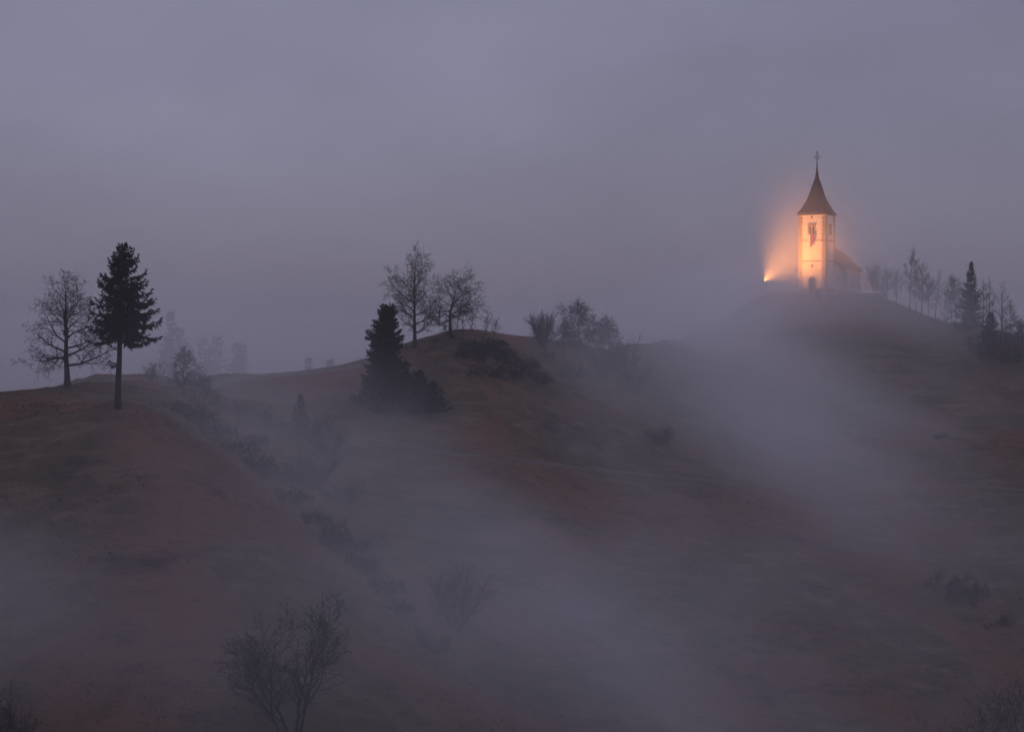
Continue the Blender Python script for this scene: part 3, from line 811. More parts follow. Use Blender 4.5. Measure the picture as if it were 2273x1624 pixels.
# limp flag under the belfry window: a pole held out, three stripes hanging down
flag = thing('flag', 'limp white, blue and red flag hanging from the tower window', 'flag')
on_church(flag, WC, -TW2, 12.25)
MB().tube([(.0, .25, .1), (.05, -.75, .22)], .03, 6).build('flagpole', M['oldwood'], flag)
def stripe(u0, u1, mat):
    vs, fs = [], []; nu, nvv = 6, 14
    for side in (0, 1):
        for j in range(nvv + 1):
            t = j / nvv
            for i in range(nu + 1):
                u = u0 + (u1 - u0) * i / nu
                wdt = .62 * (1 - .15 * t) if t < .55 else .62 * .9175 * (1 - ((t - .55) / .45)) ** .75
                x = .12 + (u - .5) * 2 * wdt * (.8 if u < .5 else .9) - .12 * t
                y = -.52 - .10 * math.sin(u * 9.0 + t * 2) * (1 - .4 * t) - .03 * side
                vs.append((x, y, .16 - t * (2.95 - .5 * abs(u - .42))))
    n1 = (nu + 1) * (nvv + 1)
    for side in (0, 1):
        for j in range(nvv):
            for i in range(nu):
                a = side * n1 + j * (nu + 1) + i
                fs.append((a, a + 1, a + nu + 2, a + nu + 1))
    link('stripe', mesh_arrays('stripe', vs, fs, True), mat, flag)
stripe(0.0, .33, M['flag_white']); stripe(.33, .66, M['flag_blue']); stripe(.66, 1.0, M['flag_red'])

# wayside cross with a little roof beside the door
shr = thing('wayside_cross', 'small roofed wooden wayside cross beside the church door', 'wayside cross')
on_church(shr, 1.95, -5.2, -.1)
_p = shr.location; shr.location.z = H(_p.x, _p.y) - .05
MB().box(-.09, .09, -.09, .09, 0, 1.95, .01).build('post', M['oldwood'], shr)
MB().box(-.42, .42, -.06, .06, 1.35, 1.48, .01).build('crossbar', M['oldwood'], shr)
r_ = MB()
for sd in (-1, 1):
    r_.solid([(0, -.4, 2.12), (0, .4, 2.12), (sd * .72, .4, 1.62), (sd * .72, -.4, 1.62)], [(0, -.4, 2.19), (0, .4, 2.19), (sd * .75, .4, 1.67), (sd * .75, -.4, 1.67)])
r_.build('roof', M['shingle'], shr)
MB().box(-.36, .36, .062, .1, .55, 1.75).build('back_board', M['oldwood'], shr)
MB().box(-.4, .4, -.3, .3, -.3, .22, .03).build('base', M['stone'], shr)

# low wall by the door and the churchyard wall at the right
def stone_wall(name, label, p0, p1, top, thick, drop, mat):
    p0, p1 = Vector(p0), Vector(p1); d = (p1 - p0); ln = d.length; ang = math.atan2(d.y, d.x)
    t = thing(name, label, 'wall', (p0.x, p0.y, 0), ang)
    n = max(2, int(ln / 1.0)); w_ = MB(); c_ = MB(); rr = random.Random(int(ln * 10))
    for i in range(n):
        a, b = ln * i / n, ln * (i + 1) / n
        x, y = p0.x + math.cos(ang) * (a + b) / 2, p0.y + math.sin(ang) * (a + b) / 2
        g = H(x, y); tp = top if top is not None else g + .8
        w_.box(a + .01, b - .01, -thick / 2, thick / 2, min(g - 1.0, tp - drop), tp - .11)
        c_.box(a + .006, b - .006, -thick / 2 - .08, thick / 2 + .08, tp - .108, tp + rr.uniform(0, .03), .015)
    w_.build('masonry', mat, t); c_.build('coping', M['stone'], t)
    return t
c, s_ = math.cos(R(-29.2)), math.sin(R(-29.2))
def cw(x, y): return (CHX + c * x - s_ * y, CHY + s_ * x + c * y)
stone_wall('low_wall', 'low stone wall in front of the tower to the right of the wayside cross', cw(2.6, -4.3), cw(7.6, -3.3), None, .4, 1.0, M['stone'])
cyw0, cyw1 = at(1893, 650, 347), at(1966, 650, 349)
stone_wall('churchyard_wall', 'dark retaining wall at the right end of the churchyard', (cyw0.x, cyw0.y), (cyw1.x, cyw1.y), CHZ + .45, .5, 3.0, M['stone'])
cyw2 = at(1968, 650, 358)
stone_wall('churchyard_wall', 'end wall of the churchyard turning back behind the bare shrubs', (cyw1.x, cyw1.y + .3), (cyw2.x, cyw2.y), CHZ + .45, .5, 3.0, M['stone'])

# floodlights
def floodlight(label, head, aim, power, spot, blend, size, lens=1.0):
    head = Vector(head); aim = Vector(aim)
    g = H(head.x, head.y)
    t = thing('floodlight', label, 'floodlight', (head.x, head.y, g), 0, 'floodlights of the church')
    hz_ = head.z - g
    MB().tube([(0, 0, -.4), (0, 0, hz_ - .22)], .06, 8).build('pole', M['lamp_metal'], t)
    MB().tube([(0, 0, hz_ - .24), (-.26, 0, hz_ - .18), (-.27, 0, hz_)], .02, 5).tube([(0, 0, hz_ - .24), (.26, 0, hz_ - .18), (.27, 0, hz_)], .02, 5).build('bracket', M['lamp_metal'], t)
    dirv = (aim - head).normalized()
    q = dirv.to_track_quat('-Z', 'Y')
    hb = MB()
    for s0, s1, z0, z1 in ((.16, .24, .22, .0), (.24, .24, .0, -.10)):
        hb.solid([(-s0, -s0 * .8, z0), (s0, -s0 * .8, z0), (s0, s0 * .8, z0), (-s0, s0 * .8, z0)], [(-s1, -s1 * .8, z1), (s1, -s1 * .8, z1), (s1, s1 * .8, z1), (-s1, s1 * .8, z1)])
    hs = hb.build('housing', M['lamp_metal'], t); hs.location = (0, 0, hz_); hs.rotation_mode = 'QUATERNION'; hs.rotation_quaternion = q
    le = MB().box(-.21 * lens, .21 * lens, -.16 * lens, .16 * lens, -.125, -.103).build('lens', M['lamp_glow'], hs)
    ld = bpy.data.lights.new('floodlight_beam', 'SPOT'); ld.energy = power; ld.color = (1.0, 0.345, 0.080); ld.spot_size = R(spot); ld.spot_blend = blend; ld.shadow_soft_size = size
    lo = bpy.data.objects.new('floodlight_beam', ld); COL.objects.link(lo); lo.parent = t
    lo.location = Vector((0, 0, hz_)) + dirv * .22; lo.rotation_mode = 'QUATERNION'; lo.rotation_quaternion = q
    return t
FLOOD = 31000.0
hd = at(1695, 624, 335)
floodlight('glowing orange floodlight on a pole left of the church', hd, cw(-.1, -2.9) + (CHZ + 13.6,), FLOOD, 112, 1.0, .3)
hd2 = at(1944, 650, 352); hd2.z = CHZ + .12
floodlight('floodlight behind the churchyard wall, seen through the round bare shrub', hd2, cw(2.9, -1.4) + (CHZ + 12.6,), FLOOD * .95, 19, 1.0, .3, .6)

# ------------------------------------------------------------------ trees
def limb(rng, p, d, L_, r, lvl, P, out, first=None):
    """one axis with its children; out gets (p0, p1, r0, r1) segments"""
    seg = max(3, int(round(L_ / P['seg'][lvl])))
    pts_, rad = [p.copy()], [r]
    st_ = L_ / seg
    for i in range(seg):
        w = P['wander'][lvl]
        d = d + Vector((rng.gauss(0, w), rng.gauss(0, w), rng.gauss(0, w)))
        d.z += P['trop'][lvl] * st_ * ((1.0) if not P.get('late') else (i / seg) * 2)
        d.normalize()
        pts_.append(pts_[-1] + d * st_)
        rad.append(max(P['rmin'], r * (1 - (i + 1) / seg * P['taper'][lvl])))
    for i in range(seg): out.append((pts_[i], pts_[i + 1], rad[i], rad[i + 1]))
    if lvl + 1 < len(P['n']):
        n = max(1, int(round(P['n'][lvl + 1] * min(1.6, max(.4, L_ / P['ref'][lvl + 1])))))
        t0 = P['t0'][lvl + 1]
        az = rng.uniform(0, 6.28)
        for k in range(n):
            t = t0 + (1 - t0) * (k + rng.uniform(.1, .9)) / n
            f = t * seg; i = min(int(f), seg - 1); q = pts_[i].lerp(pts_[i + 1], f - i)
            ax = (pts_[i + 1] - pts_[i]).normalized()
            az += 2.4 + rng.uniform(-.5, .5)
            u = ax.orthogonal().normalized(); u.rotate(Quaternion(ax, az))
            a = R(rng.uniform(*P['ang'][lvl + 1]))
            dd = ax * math.cos(a) + u * math.sin(a)
            ll = L_ * P['lr'][lvl + 1] * (1 - P['short'] * t) * rng.uniform(.65, 1.2)
            limb(rng, q, dd, ll, max(P['rmin'], (rad[i] * (1 - (f - i)) + rad[i + 1] * (f - i)) * P['rr']), lvl + 1, P, out)
    return pts_, rad
def prisms(segs, k=3):
    A_ = np.array([[*s[0], *s[1], s[2], s[3]] for s in segs])
    p0, p1, r0, r1 = A_[:, :3], A_[:, 3:6], A_[:, 6], A_[:, 7]
    a = p1 - p0; a /= np.linalg.norm(a, axis=1, keepdims=True) + 1e-9
    ref = np.where(np.abs(a[:, 2:3]) < .9, [[0, 0, 1.0]], [[1.0, 0, 0]])
    u = np.cross(a, ref); u /= np.linalg.norm(u, axis=1, keepdims=True); v = np.cross(a, u)
    th = np.arange(k) * 2 * math.pi / k
    off = u[:, None] * np.cos(th)[None, :, None] + v[:, None] * np.sin(th)[None, :, None]
    V = np.concatenate([p0[:, None] + off * r0[:, None, None], p1[:, None] + off * r1[:, None, None]], 1).reshape(-1, 3)
    b = (np.arange(len(A_)) * 2 * k)[:, None]
    i = np.arange(k)[None]; j = (np.arange(k)[None] + 1) % k
    F = np.stack([b + i, b + j, b + k + j, b + k + i], -1).reshape(-1, 4)
    return V, F
def tube_mesh(name, pts_, rad, mat, parent, n=9, flare=0.0, seed=0):
    rr = random.Random(seed); mb = MB()
    P_, R_ = [], []
    for i, (p, r) in enumerate(zip(pts_, rad)):
        P_.append(p); R_.append(r * (1 + rr.uniform(-.05, .05)))
    if flare:
        R_[0] *= 1 + flare
        P_.insert(1, P_[0].lerp(P_[1], .35)); R_.insert(1, (R_[0] * .35 + R_[1] * .72))
    P_[0] = P_[0] - Vector((0, 0, .4))
    mb.tube(P_, R_, n)
    return mb.build(name, mat, parent, True)

def bare_tree(name, label, cat, base, height, crown_w, seed, P, group=None, mat='bark', twig='twig', trunk_r=None, lean=(0, 0), n_limbs=16, first=.28, shape=None, part='branch', rz=0.0, curve=0.03):
    """a leafless tree: trunk, and each main limb with all its twigs as one child"""
    rng = random.Random(seed)
    t = thing(name, label, cat, base, rz, group)
    r0 = trunk_r or height * .022
    seg = 12; p = Vector((0, 0, 0)); d = Vector((lean[0], lean[1], 1)).normalized()
    tp, tr = [p.copy()], [r0]
    th = height * P.get('trunk', .92)
    for i in range(seg):
        d = d + Vector((rng.gauss(0, curve), rng.gauss(0, curve), .04)); d.normalize()
        p = p + d * th / seg; tp.append(p.copy()); tr.append(max(.02, r0 * (1 - .93 * ((i + 1) / seg) ** .85)))
    tube_mesh('trunk', tp, tr, M[mat], t, 9, .35, seed)
    az = rng.uniform(0, 6.28)
    for k in range(n_limbs):
        f = first + (1 - first) * (k + rng.uniform(.15, .85)) / n_limbs
        x = f * seg; i = min(int(x), seg - 1); q = tp[i].lerp(tp[i + 1], x - i)
        az += 2.4 + rng.uniform(-.35, .35)
        g = (f - first) / (1 - first)
        env = shape(g) if shape else math.sin(math.pi * min(1, .22 + .78 * g)) ** .7
        ll = max(.8, crown_w / 2 * env * rng.uniform(.8, 1.3) * 1.12)
        el = R(P['el'][0] + (P['el'][1] - P['el'][0]) * g + rng.uniform(-8, 8))
        dd = Vector((math.cos(az) * math.cos(el), math.sin(az) * math.cos(el), math.sin(el)))
        out = []
        rb = (tr[i] * (1 - (x - i)) + tr[i + 1] * (x - i)) * P.get('limb_r', .55)
        limb(rng, q, dd, ll, max(.02, rb), 0, P, out)
        V, F = prisms(out, 4)
        link(part, mesh_arrays(part, V, F), M[twig], t)
    return t

OAK = dict(seg=(.8, .6, .45, .35), wander=(.16, .2, .24, .28), trop=(.04, .03, .02, .0), taper=(.9, .9, .9, .8), n=(1, 7, 6, 4), ref=(1, 4.0, 2.0, 1.0), t0=(0, .18, .12, .15),
           ang=((0, 0), (35, 65), (30, 70), (30, 70)), lr=(1, .52, .52, .5), short=.40, rr=.6, rmin=.0135, el=(4, 72), trunk=.93)
LIME = dict(OAK, el=(12, 76), trop=(.05, .04, .02, .01), wander=(.13, .18, .22, .26), n=(1, 8, 6, 4))
BIRCH = dict(seg=(.7, .5, .4), wander=(.10, .16, .2), trop=(.10, .02, -.18), taper=(.9, .9, .8), n=(1, 10, 8), ref=(1, 2.2, 1.0), t0=(0, .15, .1),
             ang=((0, 0), (25, 50), (25, 60)), lr=(1, .5, .55), short=.4, rr=.52, rmin=.013, el=(35, 72), trunk=.97, limb_r=.42)
WEEP = dict(BIRCH, trop=(.02, -.25, -.5), n=(1, 11, 8), el=(25, 70), lr=(1, .62, .6))
BUSHY = dict(seg=(.6, .45, .35), wander=(.14, .2, .25), trop=(.10, .08, .05), taper=(.85, .9, .8), n=(1, 7, 6), ref=(1, 2.0, 1.0), t0=(0, .2, .1),
             ang=((0, 0), (20, 45), (25, 55)), lr=(1, .5, .5), short=.35, rr=.58, rmin=.016, el=(40, 75), trunk=.9)
def shrub(name, label, cat, base, height, width, seed, n_stems=9, P=None, group=None, mat='twig', spread=.55, lean=(0, 0), rz=0, part='stem', r0=None):
    """several stems from one root, each stem with its twigs as one child"""
    rng = random.Random(seed); P = P or BUSHY
    t = thing(name, label, cat, base, rz, group)
    for k in range(n_stems):
        a = 6.283 * (k + rng.uniform(0, .7)) / n_stems
        s_ = spread * rng.uniform(.15, 1.0)
        d = Vector((math.cos(a) * s_ * width / height * 1.6 + lean[0], math.sin(a) * s_ * width / height * 1.6 + lean[1], 1)).normalized()
        out = []
        q = Vector((math.cos(a) * .1 * width * rng.random(), math.sin(a) * .1 * width * rng.random(), -.25))
        limb(rng, q, d, height * rng.uniform(.72, 1.05), (r0 or height * .011) * rng.uniform(.7, 1.2), 0, P, out)
        V, F = prisms(out, 3)
        link(part, mesh_arrays(part, V, F), M[mat], t)
    return t

def conifer(name, label, base, height, env, seed, bare=.0, n_wh=30, per=6, droop=-12, tip_up=.35, spray=.34, stubs=(), group=None, mat='needle', dens_=1.0, trunk_r=None, gap=.08, bend=.02, hang=.5, cat='conifer', jit=(.72, 1.14), top_el=62):
    """trunk, crown of needle sprays on real boughs, and bare boughs; env(t, az) gives the bough length in metres at height t of the crown"""
    rng = random.Random(seed); rn = np.random.default_rng(seed)
    t = thing(name, label, cat, base, 0, group)
    r0 = trunk_r or height * .021; seg = 14
    tp, tr = [], []
    d = Vector((0, 0, 1)); p = Vector((0, 0, 0))
    for i in range(seg + 1):
        tp.append(p.copy()); tr.append(max(.02, r0 * (1 - .96 * (i / seg) ** 1.25)))
        d = (d + Vector((rng.gauss(0, bend), rng.gauss(0, bend), .1))).normalized(); p = p + d * height / seg
    tube_mesh('trunk', tp, tr, M['bark_spruce'], t, 10, .3, seed)
    def on(z):
        x = z / height * seg; i = min(int(x), seg - 1); return tp[i].lerp(tp[i + 1], min(1, x - i))
    boughs, S0, S1 = [], [], []
    def bough(z, az, ln, el0):
        n = max(3, int(ln / .5)); q = on(z); st_ = ln / n; el = el0; a = az
        prev = q; r_ = .02 + ln * .011
        for i in range(n):
            f = (i + .5) / n
            el += tip_up * (f - .25) * .55 / max(1, n / 5) + rng.gauss(0, .05); a += rng.gauss(0, .06)
            dv = Vector((math.cos(a) * math.cos(el), math.sin(a) * math.cos(el), math.sin(el)))
            nx_ = prev + dv * st_
            boughs.append((prev, nx_, r_ * (1 - f * .8), r_ * (1 - (f + .4 / n) * .8)))
            if f > .12 or ln < 1.4:
                m_ = max(2, int(round(st_ * 13 * dens_)))
                side = Vector((-math.sin(a), math.cos(a), 0))
                for _ in range(m_):
                    u = rng.random(); c_ = prev.lerp(nx_, u)
                    sgn = rng.choice((-1, 1)); sl = spray * rng.uniform(.7, 1.7) * (1.25 - .6 * f) * min(1.3, .55 + ln * .28)
                    dd = dv * rng.uniform(.35, 1.0) + side * sgn * rng.uniform(.2, 1.0) + Vector((0, 0, rng.uniform(-hang * 1.5, .15)))
                    dd.normalize()
                    S0.append(tuple(c_)); S1.append(tuple(c_ + dd * sl))
            prev = nx_
        for _ in range(3):
            dd = (dv + Vector((rng.gauss(0, .3), rng.gauss(0, .3), rng.gauss(.1, .25)))).normalized()
            S0.append(tuple(prev - dv * .1)); S1.append(tuple(prev + dd * spray * .9))
    for w in range(n_wh):
        f = (w + rng.uniform(.2, .8)) / n_wh
        z = height * (bare + (1 - bare) * f)
        a0 = rng.uniform(0, 6.28)
        for k in range(per):
            if rng.random() < gap: continue
            az = a0 + 6.283 * k / per + rng.uniform(-.3, .3)
            ln = env(f, az) * rng.uniform(*jit)
            if ln < .15: ln = .2
            bough(min(z + rng.uniform(-.15, .15), height * .995), az, ln, R(droop + (top_el - droop) * f ** 2.2 + rng.uniform(-8, 8)))
    for k in range(14):
        S0.append(tuple(tp[-1] - Vector((0, 0, .09 * k)))); S1.append(tuple(tp[-1] + Vector((rng.gauss(0, .15), rng.gauss(0, .15), .25 - .08 * k))))
    def sprays(A0, A1):
        A0, A1 = np.array(A0), np.array(A1); n = len(A0)
        ax = A1 - A0; ln = np.linalg.norm(ax, axis=1, keepdims=True); ax = ax / ln
        rnd = rn.normal(size=(n, 3)); u = np.cross(ax, rnd); u /= np.linalg.norm(u, axis=1, keepdims=True)
        v = np.cross(ax, u); Vs = []
        for e in (u, v):                          # two crossed leaf-shaped blades with a notched edge
            wdt = ln * rn.uniform(.09, .17, (n, 1))
            a = A0; b1 = A0 + ax * ln * .45 + e * wdt; b2 = A0 + ax * ln * .5 - e * wdt * rn.uniform(.6, 1.1, (n, 1)); tip = A1
            Vs.append(np.stack([a, b1, tip, b2], 1))
        V = np.concatenate(Vs).reshape(-1, 3)
        return V, np.arange(len(V)).reshape(-1, 4)
    V, F = sprays(S0, S1)
    link('crown', mesh_arrays('crown', V, F), M[mat], t)
    V, F = prisms(boughs, 3)
    link('boughs', mesh_arrays('boughs', V, F), M['bark_spruce'], t)
    for z, az, ln in stubs:                      # short tufted boughs on the bare trunk
        boughs.clear(); S0.clear(); S1.clear()
        bough(z, az, ln, R(-4))
        if ln > .5:
            V, F = sprays(S0, S1); sb = link('stub_bough', mesh_arrays('stub_bough', V, F), M[mat], t)
            V, F = prisms(boughs, 4); link('twig', mesh_arrays('twig', V, F), M['bark_spruce'], sb)
        else:
            V, F = prisms(boughs, 4); link('broken_branch', mesh_arrays('broken_branch', V, F), M['bark_spruce'], t)
    return t

def G(px, py, y0=120.0, y1=420.0, Yfall=None):
    """the ground point seen at a pixel of the photograph"""
    d = ray(px, py)
    ys = np.arange(y0, y1, .25); h = Hv(d.x * ys, ys)
    b = np.nonzero(d.z * ys < h)[0]
    Y = ys[b[0]] if len(b) else Yfall
    if Yfall is not None and (len(b) == 0 or abs(Y - Yfall) > 25): Y = Yfall
    x = d.x * Y
    return Vector((x, Y, H(x, Y) - .05))
def px_m(n, Y): return n * Y / F_PX

# --- left knoll
b = G(150, 857, Yfall=214)
oak = bare_tree('bare_tree', 'broad leafless tree left of the tall spruce on the left knoll', 'tree', b, px_m(243, b.y), px_m(158, b.y), 5, OAK, 'bare trees on the ridge', trunk_r=.42, n_limbs=26, first=.20,
                shape=lambda g: 1.03 if g < .3 else 1.05 * (1 - .66 * ((g - .3) / .7) ** 1.5))
b = G(261, 906, Yfall=191)
def env_l(f, az):
    e = 4.7 * (1 - f) ** .62 * (.80 + .20 * min(1, f * 5)) + .12
    return e * (1.0 + .12 * math.cos(az)) * (1 + .07 * math.sin(az * 3 + f * 40))
conifer('spruce', 'tall dark spruce with long bare lower trunk on the left knoll', b, px_m(358, b.y), env_l, 8, bare=.44, n_wh=31, per=6, droop=-18, tip_up=1.0, spray=.5, dens_=1.15, trunk_r=.38, gap=.14, hang=.85, jit=(.62, 1.15), top_el=48,
        stubs=((5.0, 3.0, 1.25), (5.2, 3.5, .9), (7.0, 3.2, .9), (7.5, 3.1, .45), (6.0, .2, .35), (3.4, .1, .3), (2.6, 3.3, .3), (8.1, 2.8, .8)), group='spruces', cat='spruce')
b = G(336, 848, Yfall=236)
shrub('bare_shrub', 'small leafless shrub between the tall spruce and the drooping birch', 'shrub', b, px_m(46, b.y), px_m(40, b.y), 5, 7, BUSHY, 'leafless shrubs')
b = G(408, 856, Yfall=232)
bare_tree('weeping_birch', 'small drooping birch standing in the shrubs right of the tall spruce', 'birch', b, px_m(104, b.y), px_m(62, b.y), 12, WEEP, 'birches', trunk_r=.11, n_limbs=17, first=.12, lean=(.03, 0), twig='twig', mat='bark')
b = G(425, 866, Yfall=228)
shrub('bare_shrub', 'tangled shrub at the foot of the drooping birch', 'shrub', b, px_m(55, b.y), px_m(80, b.y), 13, 11, BUSHY, 'leafless shrubs', spread=.9)
b = G(462, 852, Yfall=240)
shrub('bare_shrub', 'low arching shrub on the skyline right of the drooping birch', 'shrub', b, px_m(36, b.y), px_m(56, b.y), 14, 8, WEEP, 'leafless shrubs', spread=1.0, lean=(.3, 0))
# far conifers beyond the ridge, half lost in the mist
def env_far(w): return lambda f, az: (w * (1 - f) ** .75 + .2) * (1 + .12 * math.sin(az * 2 + f * 9))
b = Vector((at(385, 820, 345).x, 345, 0)); b.z = H(b.x, b.y)
zt_ = at(385, 692, 345).z
far = conifer('far_conifer', 'tall faint conifer in the mist behind the ridge, next to the tall spruce', b, zt_ - b.z, env_far(4.6), 31, n_wh=40, per=6, spray=1.0, dens_=.7, jit=(.45, 1.3), top_el=25, group='faint trees beyond the ridge')
fh = zt_ - b.z
def far_copy(px, top, Y, label, wide=1.3):
    x = at(px, 0, Y).x; g_ = H(x, Y); sc_ = (at(px, top, Y).z - g_) / fh
    copy_tree(far, (x, Y, g_), px * .37, (sc_ * wide, sc_ * wide, sc_), label)
far_copy(408, 730, 350, 'faint conifer just right of the tallest one behind the ridge')
far_copy(365, 745, 352, 'faint conifer directly behind the crown of the tall spruce')
far_copy(452, 748, 352, 'faint conifer at the left end of the misty far clump', 1.45)
far_copy(478, 752, 356, 'faint conifer second from the left in the misty far clump', 1.45)
far_copy(504, 766, 350, 'faint low conifer second from the right in the misty far clump', 1.45)
far_copy(526, 760, 354, 'faint conifer at the right end of the misty far clump', 1.45)
far_copy(678, 795, 372, 'small faint tree top on the skyline, left one of a pair')
far_copy(710, 798, 376, 'small faint tree top on the skyline, right one of a pair')

# --- middle knoll
b = G(921, 772, Yfall=262)
bare_tree('bare_tree', 'tallest leafless tree on the middle knoll, above the dark conifer', 'tree', b, px_m(212, b.y), px_m(120, b.y), 21, LIME, 'bare trees on the ridge', trunk_r=.34, n_limbs=27, first=.16,
          shape=lambda g: (.92 + .6 * g) if g < .35 else 1.13 * (1 - .62 * ((g - .35) / .65) ** 1.2), lean=(-.03, 0))
b = G(1003, 750, Yfall=259)
bare_tree('bare_tree', 'leafless tree with curved trunk on top of the middle knoll', 'tree', b, px_m(146, b.y), px_m(150, b.y), 27, dict(OAK, wander=(.24, .26, .28, .3), el=(2, 62), trunk=.8), 'bare trees on the ridge', trunk_r=.36, n_limbs=20, first=.30,
          shape=lambda g: 1.1 * (1 - .55 * g), lean=(-.14, 0), curve=.09)
# slender birches and saplings on the knoll top
for i, (px, top, base, w, ln, lab) in enumerate([(1014, 690, 756, 22, (.02, 0), 'slender pale birch sapling just right of the curved bare tree'), (1028, 712, 756, 14, (0, 0), 'thin dark sapling between the two pale birches on the knoll'),
                                           (1047, 690, 755, 26, (.03, 0), 'pale birch sapling on the knoll below the curved tree branches'), (1072, 708, 756, 26, (.3, 0), 'leaning sapling on the knoll, left one of the leaning pair'),
                                           (1094, 710, 757, 24, (.22, 0), 'leaning sapling at the right end of the knoll top')]):
    b = G(px, base, Yfall=262)
    bare_tree('sapling', lab, 'sapling', b, px_m(base - top, b.y), px_m(w, b.y), 40 + i, BIRCH, 'saplings on the knoll', mat='bark_pale' if i in (0, 2) else 'bark', trunk_r=.09, n_limbs=12, first=.25, lean=ln)
# bramble thicket on the shaded side of the knoll
BR = dict(BUSHY, trop=(-.05, -.1, -.1), n=(1, 8, 6), wander=(.2, .25, .3))
def bramble(px, py, Y, hpx, wpx, seed, label):
    b = G(px, py, Yfall=Y)
    rng = np.random.default_rng(seed)
    t = shrub('bramble_bush', label, 'bush', b, px_m(hpx, b.y), px_m(wpx, b.y), seed, 13, BR, 'dark bramble bushes', spread=1.1)
    n = 600; hh, ww = px_m(hpx, b.y), px_m(wpx, b.y) / 2
    a = rng.uniform(0, 6.283, n); rr = ww * np.sqrt(rng.uniform(0, 1, n)); top = hh * np.sqrt(np.clip(1 - (rr / ww) ** 2, 0, 1)) * (.8 + .25 * np.sin(a * 3 + seed))
    z = top * rng.uniform(.1, 1, n) ** .5
    C = np.stack([rr * np.cos(a), rr * np.sin(a), z], 1)
    e1 = rng.normal(size=(n, 3)) * .15; e2 = rng.normal(size=(n, 3)) * .15
    V = np.stack([C, C + e1, C + e1 + e2], 1).reshape(-1, 3)
    o = link('leaves', mesh_arrays('leaves', V, np.arange(len(V)).reshape(-1, 3)), M['bramble'], t)
    return t
for i, a in enumerate([(1045, 800, 255, 44, 70, 'bramble bush at the left end of the dark thicket on the knoll'), (1085, 790, 258, 40, 70, 'bramble bush under the leaning saplings on the knoll'), (1120, 800, 260, 36, 70, 'bramble bush in the upper right of the dark knoll thicket'),
                       (1075, 835, 252, 40, 80, 'bramble bush low in the middle of the dark knoll thicket'), (1130, 838, 256, 40, 80, 'bramble bush low on the right of the dark knoll thicket'), (1165, 820, 262, 34, 70, 'bramble bush at the right end of the knoll thicket'),
                       (1195, 850, 258, 34, 70, 'bramble bush below the round leafless shrub'), (1050, 770, 259, 16, 60, 'low bramble on the knoll top at the foot of the pale birch'), (1100, 768, 262, 16, 60, 'low bramble on the knoll top beneath the leaning saplings')]):
    bramble(a[0], a[1], a[2], a[3], a[4], 60 + i, a[5])
# dark scrub added to deepen the first gully's shade, beyond its real shrubs
_gs = [(392,912,'at the head of the first gully'),(432,938,'under the drooping birch in the first gully'),(478,968,'on the left floor of the upper gully'),(520,1002,'in the shaded bend of the upper gully'),(560,985,'on the right bank of the upper gully'),(572,1046,'on the gully floor below the shaded bend'),
       (622,1062,'in the middle of the gully floor'),(640,1112,'left of the large tangled gully shrub'),(692,1158,'below the large tangled gully shrub'),(742,1212,'on the lower gully floor'),(795,1262,'low in the gully beside the left knoll'),(842,1312,'at the mouth of the first gully'),(886,1356,'lowest on the floor of the first gully')]
for i, (px, py, where) in enumerate(_gs):
    bramble(px, py, None, 24 + 9 * (i * 7 % 4), 78 + 13 * (i * 5 % 4), 230 + i, 'dark scrub bush added for shade ' + where)
# dark conifers in front of the knoll
b = G(848, 905, Yfall=240)
def env_m(f, az):
    e = (3.0 if f < .45 else 3.0 * (1 - (f - .45) / .55 * .55)) * (1 if f < .95 else .75) * (1 + .16 * math.sin(f * 13 + az * 2))
    return e * .92
conifer('yew_tree', 'dark columnar conifer in front of the middle knoll', b, px_m(222, b.y), env_m, 71, bare=.10, n_wh=40, per=8, droop=14, tip_up=.2, spray=.62, dens_=1.3, trunk_r=.32, jit=(.6, 1.15), top_el=40, mat='needle_yew', group='dark conifers below the knoll', gap=.06, hang=.3)
for i, (px, py, Y, top, w, lab) in enumerate([(900, 908, 238, 806, 4.2, 'dark bushy conifer just right of the columnar conifer'), (935, 916, 236, 826, 3.8, 'dark young conifer second to the right of the columnar conifer'),
                                              (962, 918, 236, 852, 3.0, 'lowest dark young conifer at the right end of the clump'), (815, 895, 242, 838, 2.0, 'low dark conifer on the left of the columnar conifer'), (872, 920, 235, 835, 3.4, 'low dark conifer in front of the columnar conifer')]):
    b = G(px, py, Yfall=Y)
    conifer('young_conifer', lab, b, px_m(py - top, b.y), (lambda w_: lambda f, az: w_ * .85 * (1 - f) ** .9 * (1 + .25 * math.sin(az * 2 + f * 11)) + .2)(w), 72 + i, bare=.02, n_wh=15, per=8, droop=4, tip_up=.7, spray=.5, dens_=.9, mat='needle_yew', group='dark conifers below the knoll', hang=.4, jit=(.45, 1.25), top_el=35)
